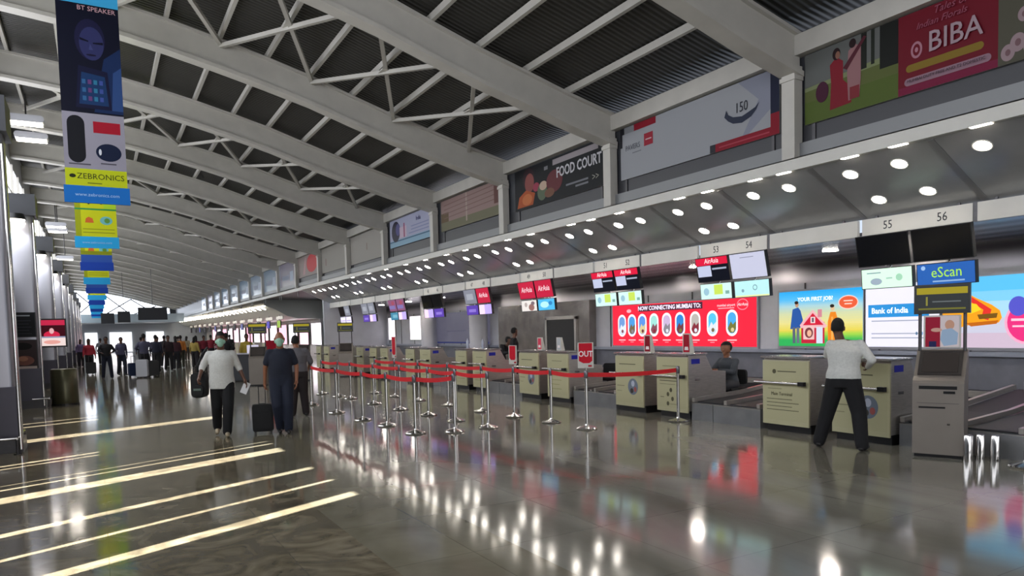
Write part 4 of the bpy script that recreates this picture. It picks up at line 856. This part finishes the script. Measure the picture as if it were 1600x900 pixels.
def ell(c, r, n=16, k=10):
    vs = []
    for j in range(1, k):
        ph = pi*j/k
        for i in range(n):
            t = 2*pi*i/n; vs.append(Vector((c[0]+r[0]*sin(ph)*cos(t), c[1]+r[1]*sin(ph)*sin(t), c[2]+r[2]*cos(ph))))
    fs = [(j*n+i, (j+1)*n+i, (j+1)*n+(i+1) % n, j*n+(i+1) % n) for j in range(k-2) for i in range(n)]
    vs += [Vector((c[0], c[1], c[2]+r[2])), Vector((c[0], c[1], c[2]-r[2]))]; t_, b_ = len(vs)-2, len(vs)-1
    fs += [(t_, i, (i+1) % n) for i in range(n)] + [(b_, (k-2)*n+(i+1) % n, (k-2)*n+i) for i in range(n)]
    return vs, fs
def loft(rings, n=20):                               # rings: (centre, rx, ry) stacked bottom to top, closed
    vs = []; fs = []
    for c, rx, ry in rings:
        for i in range(n):
            t = 2*pi*i/n; vs.append(Vector((c[0]+rx*cos(t), c[1]+ry*sin(t), c[2])))
    for j in range(len(rings)-1):
        for i in range(n): fs.append((j*n+i, j*n+(i+1) % n, (j+1)*n+(i+1) % n, (j+1)*n+i))
    fs += [tuple(range(n-1, -1, -1)), tuple(range((len(rings)-1)*n, len(rings)*n))]
    return vs, fs
def fuse(name, prims, m, parent, voxel, sm=4):       # one continuous skin over overlapping volumes
    vs = []; fs = []
    for v, f in prims:
        k = len(vs); vs += [tuple(p) for p in v]; fs += [tuple(k+i for i in q) for q in f]
    me = bpy.data.meshes.new(name); me.from_pydata(vs, [], fs); me.update()
    o = bpy.data.objects.new(name, me); COL.objects.link(o)
    r = o.modifiers.new('r', 'REMESH'); r.mode = 'VOXEL'; r.voxel_size = voxel; r.use_smooth_shade = True
    s = o.modifiers.new('s', 'SMOOTH'); s.iterations = sm; s.factor = .5
    dg = bpy.context.evaluated_depsgraph_get(); dg.update()
    nm = bpy.data.meshes.new_from_object(o.evaluated_get(dg)); nm.name = name
    bpy.data.objects.remove(o); bpy.data.meshes.remove(me)
    nm.materials.clear(); nm.materials.append(m); nm.polygons.foreach_set('use_smooth', [True]*len(nm.polygons))
    o = bpy.data.objects.new(name, nm); COL.objects.link(o); o.parent = parent; return o
V = Vector
BASE = dict(pel=V((0, 0, .95)), che=V((0, 0, 1.3)), nek=V((0, .01, 1.47)), hed=V((0, -.02, 1.62)),
            shL=V((.17, 0, 1.385)), shR=V((-.17, 0, 1.385)), elL=V((.24, .02, 1.14)), elR=V((-.24, .02, 1.14)), wrL=V((.26, -.06, .89)), wrR=V((-.26, -.06, .89)),
            hiL=V((.09, 0, .92)), hiR=V((-.09, 0, .92)), knL=V((.1, -.02, .5)), knR=V((-.1, -.02, .5)), anL=V((.1, .02, .09)), anR=V((-.1, .02, .09)),
            toL=V((.11, -.15, .03)), toR=V((-.11, -.15, .03)))
SKIN = mat('brown_skin', '#8a5a40', .5, 0, 0, (14, .06, (1, 1, 1))); HAIR = mat('black_hair', '#0b0908', .8, 0, 0, (60, .3, (1, 1, 1))); SKIN_D = mat('dark_skin', '#5c3c2c', .5)
def hand(J, s, fine, hold):
    w_, e_ = J['wr'+s], J['el'+s]; d = (w_-e_).normalized(); sg = 1 if s == 'L' else -1
    hd = J.get('hd'+s, d).normalized(); side = V((0, -1, 0)); side = (side-hd*side.dot(hd)).normalized(); out = hd.cross(side)*1.0
    inn = V((-sg, 0, 0)); inn = (inn-hd*inn.dot(hd)); inn = inn.normalized() if inn.length > .1 else out
    side = hd.cross(inn).normalized()
    if side.y > 0: side = -side
    pr = [cap(w_, w_+hd*.04, .026, .03)]
    if not fine:
        pr.append(cap(w_+hd*.03, w_+hd*.14+inn*.02, .034, .022)); return pr
    for q in (-1.0, -.33, .33, 1.0): pr.append(cap(w_+hd*.03+side*q*.018, w_+hd*.09+side*q*.026, .015, .014))
    Ls = (.062, .075, .078, .068); curl = .9 if hold else .35
    for q, Lf in zip((-1.0, -.33, .33, 1.0), Ls):
        a = w_+hd*.09+side*q*.028; b = a+(hd+inn*curl*.6).normalized()*Lf*.5; c = b+(hd*(1-curl*.9)+inn*curl*1.6).normalized()*Lf*.5
        pr.append(cap(a, b, .0098, .009, 8)); pr.append(cap(b, c, .009, .0078, 8))
    a = w_+hd*.03+side*.022; b = a+(hd*.6+side*.7+inn*.4).normalized()*.045; c = b+(hd*.9+side*.1+inn*.5).normalized()*.03
    pr += [cap(a, b, .015, .011, 8), cap(b, c, .011, .009, 8)]
    return pr
def person(label, loc, rz, pose={}, scale=1, vox=.012, shirt=None, sleeve='long', trousers=None, shoes=None, hairm=HAIR, mask=None, tuck=True, skin=SKIN, group=None, hair='short', hold='', fine=True, legcut=0, name='person', belly=.0, bulk=1.0):
    J = dict((k, v.copy()) for k, v in BASE.items())
    for k, v in pose.items(): J[k] = V(v)
    t = thing(name, label, 'person', loc, rz, group); t.scale = (scale,)*3
    pel, che, nek, hed = J['pel'], J['che'], J['nek'], J['hed']
    def tor(g, z0=0):
        wst = pel.lerp(che, .45)
        r = [(pel+V((0, .01, -.09)), .12+g, .085+g), (pel, .165+g, .112+g), (pel+V((0, 0, .06)), .16+g, .11+g), (wst, .142+g+belly*.5, .1+g+belly), (wst.lerp(che, .5), .155+g, .11+g+belly*.7), (che, .175+g, .115+g), (che.lerp(nek, .35), .17+g, .1+g), (che.lerp(nek, .62), .125+g, .08+g), (che.lerp(nek, .82), .082+g, .068+g), (nek-V((0, 0, .005)), .056+g*.3, .056+g*.3)]
        return loft([(c, rx*bulk, ry*bulk) if i < 7 else (c, rx, ry) for i, (c, rx, ry) in enumerate(r)])
    hdir = (hed-nek).normalized()
    ft = J.get('face', V((0, -1, 0))).normalized(); fs_ = ft.cross(V((0, 0, 1))).normalized()
    b = [tor(0), cap(nek-V((0, 0, .06)), hed-V((0, 0, .05)), .062, .056)]
    H = lambda f, s, u: hed+ft*f+fs_*s+V((0, 0, u))
    hv = V((abs(ft.y)*.076+abs(ft.x)*.095, abs(ft.y)*.095+abs(ft.x)*.076, .112))
    b += [ell(hed+V((0, 0, .02)), hv*.98), cap(H(.03, 0, -.06), H(.055, 0, -.075), .05, .036)]
    if fine:
        b += [cap(H(.09, 0, .012), H(.106, 0, -.022), .009, .015, 8), cap(H(.085, -.03, .03), H(.085, .03, .03), .012, .012, 8), cap(H(.083, -.02, -.052), H(.083, .02, -.052), .01, .01, 8), cap(H(.0, .078, .02), H(.005, .08, -.02), .016, .01, 8), cap(H(.0, -.078, .02), H(.005, -.08, -.02), .016, .01, 8)]
    for s in 'LR':
        b += [cap(J['sh'+s], J['el'+s], .05, .039), cap(J['el'+s], J['wr'+s], .039, .026), cap(che+V((0, 0, .06)), J['sh'+s], .07, .055), cap(nek-V((0, 0, .03)), J['sh'+s], .035, .045)]
        b += hand(J, s, fine, s in hold)
        b += [cap(J['hi'+s], J['kn'+s], .085, .056), cap(J['kn'+s], J['kn'+s].lerp(J['an'+s], .35)+V((0, .015, 0)), .055, .053), cap(J['kn'+s].lerp(J['an'+s], .35)+V((0, .015, 0)), J['an'+s], .05, .036), cap(J['an'+s]+V((0, .02, -.045)), J['to'+s], .036, .026)]
    fuse('body', b, skin, t, vox if fine else max(vox, .016), 2 if fine else 3)
    cv = max(vox, .012)
    # shirt
    g = .018; s_ = [tor(g)]
    if not tuck:
        s_.append(loft([(pel+V((0, 0, -.15)), .185*bulk, .135*bulk), (pel+V((0, 0, -.02)), .19*bulk, .14*bulk), (pel.lerp(che, .4), .17+belly*.5, .125+belly)]))
    for s in 'LR':
        s_.append(cap(che+V((0, 0, .05)), J['sh'+s], .085, .062)); s_.append(cap(nek-V((0, 0, .05)), J['sh'+s], .04, .058))
        if sleeve == 'long': s_ += [cap(J['sh'+s], J['el'+s], .066, .052), cap(J['el'+s], J['el'+s].lerp(J['wr'+s], .93), .052, .036)]
        elif sleeve == 'mid': s_ += [cap(J['sh'+s], J['el'+s], .068, .056), cap(J['el'+s], J['el'+s].lerp(J['wr'+s], .2), .055, .05)]
        else: s_ += [cap(J['sh'+s], J['sh'+s].lerp(J['el'+s], .7), .068, .062)]
    fuse('shirt', s_, shirt, t, cv, 4)
    l = [loft([(pel+V((0, .01, -.12)), .14*bulk, .11*bulk), (pel, .182*bulk, .13*bulk), (pel+V((0, 0, .05)), .176*bulk, .126*bulk)])]
    for s in 'LR':
        an = J['kn'+s].lerp(J['an'+s], 1.02-legcut)
        l += [cap(J['hi'+s], J['kn'+s], .106*bulk, .083*bulk), cap(J['kn'+s], an, .082*bulk, .068*bulk)]
    fuse('trousers', l, trousers, t, cv, 4)
    for s in 'LR':
        fuse('shoe', [cap(J['an'+s]+V((0, .035, -.045)), J['to'+s]+V((0, 0, .005)), .045, .034), cap(J['an'+s]+V((0, .01, -.02)), J['an'+s]+V((0, 0, .0)), .045, .045)], shoes, t, cv, 2)
    h = [ell(H(-.012, 0, .042), V((hv.x*1.1, hv.y*1.1, .112)))]
    cut = H(.052, 0, 0)
    if hair == 'bald': h = [ell(H(-.03, 0, .035), V((hv.x*1.02, hv.y*.9, .07)))]
    if hair == 'long': h += [cap(H(-.05, 0, 0), H(-.08, 0, -.16), .08, .07)]
    if hair == 'cap': h += [cap(H(.06, -.03, .06), H(.12, -.03, .05), .02, .015), cap(H(.06, .03, .06), H(.12, .03, .05), .02, .015)]
    ho = fuse('hair', h, hairm, t, min(cv, .014), 1)
    bm = bmesh.new(); bm.from_mesh(ho.data)            # open the face: remove hair in front below the hairline
    kill = [v for v in bm.verts if (v.co-H(0, 0, 0)).dot(ft) > .03 and (v.co.z-hed.z) < .068 and hair != 'cap'] + [v for v in bm.verts if (v.co.z-hed.z) < -.035 and hair not in ('long',)]
    bmesh.ops.delete(bm, geom=list(set(kill)), context='VERTS'); bm.to_mesh(ho.data); bm.free()
    if fine:
        for sg in (-1, 1):
            e_ = MB().sphere(H(.083, sg*.031, .012), .012, mat('eye_white', '#d9d4cc', .2), 10, 6).sphere(H(.0925, sg*.031, .012), .0055, BLACK, 8, 5).build('eye', t, smooth=True)
    if mask is not None:
        fuse('face_mask', [cap(H(.07, 0, -.01), H(.065, 0, -.07), .05, .05), cap(H(.05, -.045, -.03), H(.05, .045, -.03), .04, .04)], mask, t, .008, 3)
    return t, J
def cloth(n, h): return mat('cloth_'+n, h, .85, 0, 0, (40, .08, (1, 1, 1)))
WSH = cloth('white_shirt', '#c6c7c2'); NAVY = cloth('navy', '#131929'); DKT = cloth('black_trousers', '#0c0c10'); GREY = cloth('grey_shirt', '#5e5c60'); SHOE = mat('black_shoe_leather', '#121113', .35)
MASK = mat('green_surgical_mask', '#8fb8a4', .8, 0, 0, (30, .05, (1, 1, 1)))
# man A, white shirt, walking towards the camera
tA, JA = person('Man in an untucked white shirt and green mask walking with a backpack', (1.8, 12.95, 0), radians(-12),
    dict(pel=(0, 0, .95), che=(0, -.01, 1.31), hed=(.01, -.04, 1.62), shL=(.18, 0, 1.38), shR=(-.18, .0, 1.38), elR=(-.3, .06, 1.17), wrR=(-.34, -.12, 1.0), elL=(.27, .05, 1.16), wrL=(.36, -.05, .94),
         hiR=(-.09, 0, .92), knR=(-.1, .02, .5), anR=(-.12, .22, .14), toR=(-.12, .07, .04), knL=(.09, -.14, .51), anL=(.06, -.16, .09), toL=(.07, -.33, .04)), 1.0, .0075,
    WSH, 'mid', DKT, mat('tan_sandals', '#a89a80', .6), mask=MASK, tuck=False, skin=SKIN_D, belly=.03, hold='R', bulk=1.1)
# paper in his hand
o = MB().box(-.055, -.004, -.2, .055, .004, .0, mat('white_paper', '#e9eaec', .7)).build('paper_sheet', None, (2.2, 12.87, .88), (0, radians(25), radians(-20))); tag(o, 'White folded paper held by the man in the white shirt', 'paper')
def backpack(loc, rz, lab, h=.5, w0=.3):
    t = thing('backpack', lab, 'backpack', loc, rz)
    M = mat('black_nylon', '#0c0c0f', .7, 0, 0, (40, .15, (1, 1, 1)))
    MB().bevbox(-w0/2, -.09, 0, w0/2, .09, h, .08, M, 5).build('bag_body', t, smooth=True); MB().bevbox(-w0/2+.03, -.14, .04, w0/2-.03, -.085, h*.5, .05, M, 4).build('front_pocket', t, smooth=True)
    MB().box(-.06, -.145, .3*h, .06, -.141, .38*h, mat('grey_green_patch', '#5c6c62', .6)).build('patch', t)
    MB().tube([(-.05, .06, h-.02), (-.03, .03, h+.12), (.04, .05, h+.3), (.12, .1, h+.42)], .02, M).tube([(.05, .06, h-.02), (.07, .06, h+.12), (.1, .1, h+.3)], .018, M).build('strap', t, smooth=True)
backpack((1.47, 13.1, .66), radians(-25), 'Black backpack hanging at the side of the man in the white shirt', .42, .24)
# man B, navy polo, pulling a case
tB, JB = person('Man in navy polo and trousers with a green mask pulling a black case', (2.68, 12.5, 0), radians(-14),
    dict(hed=(0, -.05, 1.6), elR=(-.25, .04, 1.14), wrR=(-.27, .1, .88), elL=(.26, .04, 1.14), wrL=(.25, -.06, .9), knL=(.1, -.06, .5), anL=(.09, -.02, .09), toL=(.1, -.2, .035), knR=(-.08, -.08, .5), anR=(-.05, .12, .1), toR=(-.05, -.05, .035)), 1.0, .0075,
    NAVY, 'short', cloth('navy_trousers', '#151c2e'), SHOE, mask=MASK, tuck=True, hold='R', hair='bald', hairm=mat('greying_hair', '#3b3634', .6), belly=.03, skin=SKIN, bulk=1.08)
o = None
t = thing('rolling_suitcase', 'Black wheeled cabin case pulled by the man in the navy polo', 'suitcase', (2.4, 12.74, 0), radians(-10)); t.scale = (.9,)*3
BN = mat('black_case_fabric', '#0b0b0d', .75, 0, 0, (60, .12, (1, 1, 1)))
MB().bevbox(-.19, -.11, .05, .19, .11, .56, .05, BN, 5).build('shell', t, smooth=True)
MB().bevbox(-.15, -.135, .1, .15, -.105, .42, .04, BN, 4).build('front_pocket', t, smooth=True)
MB().tube([(-.06, .06, .55), (-.06, .06, .9)], .008, DSTEEL).tube([(.06, .06, .55), (.06, .06, .9)], .008, DSTEEL).build('telescopic_tube', t, smooth=True)
MB().cyl((-.075, .06, .9), (.075, .06, .9), .014, .014, BLACK).build('grip', t, smooth=True)
for sx in (-.14, .14): MB().cyl((sx-.012, .08, .035), (sx+.012, .08, .035), .035, .035, BLACK, 14).build('wheel', t)
for sx in (-.14, .14): MB().box(sx-.02, -.1, 0, sx+.02, -.06, .06, BLACK).build('foot', t)
MB().box(-.06, -.02, .56, .06, .02, .58, BLACK).build('top_handle', t)
# man C seen from behind
person('Man in a grey shirt and dark trousers seen from behind, head bent', (3.55, 14.95, 0), radians(168),
    dict(nek=(0, -.03, 1.46), hed=(.03, -.11, 1.57), elL=(.27, -.04, 1.15), wrL=(.28, -.12, .92), elR=(-.27, -.02, 1.15), wrR=(-.22, -.2, 1.0), anL=(.14, .03, .09), toL=(.15, -.14, .035), anR=(-.13, .0, .09), toR=(-.14, -.17, .035)), .97, .009,
    GREY, 'mid', cloth('brown_grey_trousers', '#241c1d'), SHOE, skin=SKIN, bulk=1.12)
# man E at the desk, back to the camera
person('Man in a tucked-in white shirt leaning on a podium, back to the camera', (8.45, 5.95, 0), radians(112),
    dict(pel=(.0, .0, .93), che=(-.0, -.07, 1.28), nek=(.06, -.14, 1.44), hed=(.12, -.22, 1.575), shL=(.18, -.1, 1.37), shR=(-.18, -.1, 1.37), elL=(.27, -.27, 1.22), wrL=(.2, -.44, 1.17), hdL=(-.3, -1, 0),
         elR=(-.34, -.02, 1.17), wrR=(-.24, -.24, 1.06), hdR=(.5, -1, .3), hiL=(.09, 0, .9), hiR=(-.09, 0, .9), knL=(.2, -.03, .49), knR=(-.19, .0, .49), anL=(.3, .0, .09), toL=(.35, -.17, .035), anR=(-.25, .12, .09), toR=(-.28, -.05, .035)), 1.0, .0075,
    WSH, 'long', DKT, SHOE, skin=SKIN_D, hold='', bulk=1.2)
t_ = None
# clerk, seated
person('Seated clerk in a grey suit jacket and white collar reaching over the desk', (10.42, 9.75, 0), radians(-88),
    dict(pel=(0, .0, .55), che=(0, -.04, .9), nek=(0, -.06, 1.05), hed=(0, -.09, 1.2), shL=(.18, -.03, .97), shR=(-.18, -.03, .97), elL=(.24, -.2, .78), wrL=(.08, -.42, .82), elR=(-.24, -.2, .78), wrR=(-.12, -.42, .82), hdL=(-.2, -1, 0), hdR=(.1, -1, 0),
         hiL=(.1, 0, .53), hiR=(-.1, 0, .53), knL=(.13, -.42, .52), knR=(-.13, -.42, .52), anL=(.13, -.42, .1), anR=(-.13, -.42, .1), toL=(.14, -.58, .035), toR=(-.14, -.58, .035), face=(.25, -1, 0)), 1.0, .0085,
    cloth('suit_grey', '#3f444b'), 'long', cloth('dark_grey_trousers', '#2b2d33'), SHOE, skin=SKIN, bulk=1.08)
def office_chair(loc, rz, lab):
    t = thing('office_chair', lab, 'chair', loc, rz, 'office chairs behind the desks')
    MB().bevbox(-.22, -.22, .4, .22, .22, .47, .03, DKT).build('seat', t); MB().bevbox(-.2, .2, .52, .2, .25, .8, .06, DKT).build('backrest', t)
    MB().cyl((0, 0, .08), (0, 0, .4), .03, .03, DSTEEL).bar((0, .2, .42), (0, .26, .6), .05, .02, DSTEEL, (1, 0, 0)).build('post', t)
    b = MB()
    for i in range(5): b.cyl((0, 0, .07), (.26*cos(i*1.257), .26*sin(i*1.257), .05), .02, .015, DSTEEL, 8).sphere((.26*cos(i*1.257), .26*sin(i*1.257), .028), .028, BLACK)
    b.build('star_base', t)
office_chair((10.44, 9.75, 0), radians(-88), 'Dark office chair under the seated clerk')
office_chair((10.6, 13.75, 0), radians(-60), 'Empty dark office chair just right of the OUT sign')
office_chair((10.4, 6.1, 0), radians(-60), 'Empty dark office chair right of the podium behind the man in white')
tc_ = [o for o in COL.objects if o.get('label', '').startswith('Seated clerk')][0]
MB().lathe([(.062, 0), (.068, .0), (.064, .045), (.058, .045)], mat('white_collar', '#c9cacc', .7), 16, (0, -.05, 1.02)).build('collar', tc_, smooth=True)
# two dark figures behind the third desks
person('Dark figure standing behind the desks in front of the pale wall column', (10.5, 18.02, 0), radians(60), dict(), .98, .014, cloth('near_black', '#141418'), 'long', DKT, SHOE, skin=SKIN_D, fine=False)
person('Dark figure leaning forward left of the standing dark figure behind the desks', (10.6, 18.95, 0), radians(20), dict(pel=(0, .05, .85), che=(0, -.12, 1.1), nek=(0, -.2, 1.2), hed=(0, -.28, 1.32), shL=(.18, -.16, 1.18), shR=(-.18, -.16, 1.18), elL=(.24, -.28, .96), wrL=(.2, -.46, 1.0), elR=(-.24, -.28, .96), wrR=(-.2, -.46, 1.0), hiL=(.09, .05, .83), hiR=(-.09, .05, .83), knL=(.1, -.06, .46), knR=(-.1, -.06, .46)), 1.0, .014, cloth('near_black', '#141418'), 'long', DKT, SHOE, skin=SKIN_D, fine=False)

# ---------------------------------------------------------------- crowd in the far hall: four poses, each copied with its own clothes
protos = {}
walk = dict(elL=(.25, .1, 1.15), wrL=(.26, .08, .9), elR=(-.26, -.06, 1.15), wrR=(-.26, -.2, .95), knL=(.1, -.12, .5), anL=(.09, -.16, .09), toL=(.1, -.33, .04), knR=(-.1, .04, .5), anR=(-.1, .2, .12), toR=(-.1, .06, .04))
wide = dict(elL=(.3, .02, 1.17), wrL=(.2, -.18, 1.1), elR=(-.3, .02, 1.17), wrR=(-.2, -.18, 1.1), anL=(.16, .02, .09), toL=(.18, -.15, .03), anR=(-.16, .02, .09), toR=(-.18, -.15, .03), knL=(.13, -.02, .5), knR=(-.13, -.02, .5))
def crowd(loc, rz, lab, kind, shirt, trou, sc=1.0):
    if kind not in protos:
        pose = {'stand': {}, 'walk': walk, 'wide': wide, 'long': {}}[kind]
        t, _ = person(lab, loc, rz, pose, sc, .022, cloth('c_'+shirt.strip('#'), shirt), 'long', cloth('c_'+trou.strip('#'), trou), SHOE, skin=SKIN_D, fine=False, hair='long' if kind == 'long' else 'short', group='people in the far hall')
        protos[kind] = t; return t
    c = copy_tree(protos[kind]); c.location = loc; c.rotation_euler = (0, 0, rz); c.scale = (sc,)*3; c['label'] = lab
    for ch in c.children:
        n = ch.name.split('.')[0]
        if n in ('shirt', 'trousers'):
            ch.material_slots[0].link = 'OBJECT'; h = shirt if n == 'shirt' else trou; ch.material_slots[0].material = cloth('c_'+h.strip('#'), h)
    return c
far = [((.33, 34.9), 0, 'Person in a dark open jacket facing the camera, leftmost tall figure of the crowd', 'wide', '#1c1a1d', '#1a1f30', 1.02),
       ((.95, 37.5), .3, 'Person in a grey violet jacket and dark jeans right of the dark jacketed person', 'walk', '#4a4860', '#1c2030', 1),
       ((1.75, 34.8), 3.0, 'Large figure in a slate jacket beside a white case', 'wide', '#454458', '#17171c', 1.07),
       ((2.45, 38.6), 2.8, 'Person in a black and navy coat seen from behind', 'stand', '#15182a', '#111216', 1.04),
       ((3.1, 40.0), .2, 'Person in dark brown walking right of the navy coat', 'walk', '#221318', '#141216', 1.02),
       ((3.6, 41.8), 3.1, 'Dark haired person in maroon among the crowd', 'long', '#3a1a22', '#1a1a20', 1),
       ((4.0, 43.5), 3.1, 'Person in an orange top and olive trousers seen from behind', 'stand', '#b8702c', '#2f2f22', 1.02),
       ((4.6, 42.6), 2.6, 'Person in a mustard yellow top right of the orange top', 'long', '#a8924a', '#2c2a2c', .96),
       ((-.35, 40.5), .1, 'Person in a red and pink top at the far left of the crowd', 'long', '#b03040', '#1a1a1e', .98),
       ((5.0, 45.5), 3.3, 'Person in a dark red shawl near the far desks', 'long', '#6c1c2a', '#241418', 1),
       ((5.6, 47.0), .4, 'Person in a burgundy jacket turned towards the camera', 'stand', '#7c2030', '#1c1a1e', 1),
       ((6.2, 48.5), 3.0, 'Person in a crimson coat seen from behind by the far desks', 'wide', '#8a2434', '#26262c', 1.02),
       ((6.8, 50), 2.9, 'Person with a pale pink top by the far desks', 'walk', '#b87a88', '#2c2a30', .98),
       ((7.4, 51.5), 3.1, 'Person in a plain black top by the far desks', 'stand', '#17161a', '#1b1b20', 1),
       ((8.0, 53), 3.0, 'Person in a charcoal jacket by the far desks', 'walk', '#2a2a2e', '#202024', 1.02),
       ((2.9, 44.5), .5, 'Person in a deep purple top in the middle of the crowd', 'stand', '#2e2448', '#17161c', 1),
       ((3.4, 46.5), 2.9, 'Person in a black hooded top in the middle of the crowd', 'wide', '#121216', '#15151a', 1.03),
       ((2.2, 46.5), 3.0, 'Person in a blue grey shirt deeper in the crowd', 'walk', '#4c5a70', '#1b1c24', 1),
       ((1.3, 50.5), .2, 'Person in a white top far down the hall', 'stand', '#a8a8ac', '#26262c', 1),
       ((.2, 56.0), 3.0, 'Person in light grey far down the hall', 'walk', '#77777c', '#1c1c22', 1),
       ((4.9, 55.0), 3.0, 'Person in teal far down the hall', 'stand', '#2c5a5c', '#1c1c22', 1),
       ((5.7, 57.5), 2.6, 'Person in beige far down the hall', 'long', '#8c8068', '#3a342c', 1),
       ((-.9, 52.0), .3, 'Person in a lilac top beside the left columns', 'long', '#6c5a80', '#2a2630', .97),
       ((4.35, 29.8), 2.7, 'Person in black raising an arm beside the far kiosk', 'wide', '#101013', '#131316', 1.03),
       ((5.15, 30.0), .2, 'Person in a yellow top behind the man in the navy polo', 'stand', '#b09a3c', '#2c2c30', 1.0)]
for (x, y), r, lab, kd, a, b_, s in far: crowd((x, y, 0), r, lab, kd, a, b_, s)
def case(x, y, rz, h, col, lab):
    t = thing('rolling_suitcase', lab, 'suitcase', (x, y, 0), rz, 'cases in the far hall'); M = mat('case_'+col.strip('#'), col, .4)
    MB().bevbox(-.22, -.13, .06, .22, .13, h, .06, M, 4).build('shell', t); MB().tube([(-.08, .08, h), (-.08, .08, h+.3), (.08, .08, h+.3), (.08, .08, h)], .01, DSTEEL).build('handle', t)
    for sx in (-.17, .17): MB().cyl((sx-.02, .08, .035), (sx+.02, .08, .035), .035, .035, BLACK, 10).cyl((sx-.02, -.08, .035), (sx+.02, -.08, .035), .035, .035, BLACK, 10).build('wheel', t)
case(1.35, 35.4, .2, .62, '#1c2c4c', 'Small navy case standing right of the grey violet jacket'); case(1.62, 34.3, -.3, .78, '#c9cbd2', 'White case held by the large figure in the slate jacket'); case(-.3, 39.8, 0, .6, '#141418', 'Small black case by the person in the red and pink top'); case(2.05, 34.6, .1, .72, '#17171a', 'Black case right of the white case')
print('objects', len(bpy.data.objects))
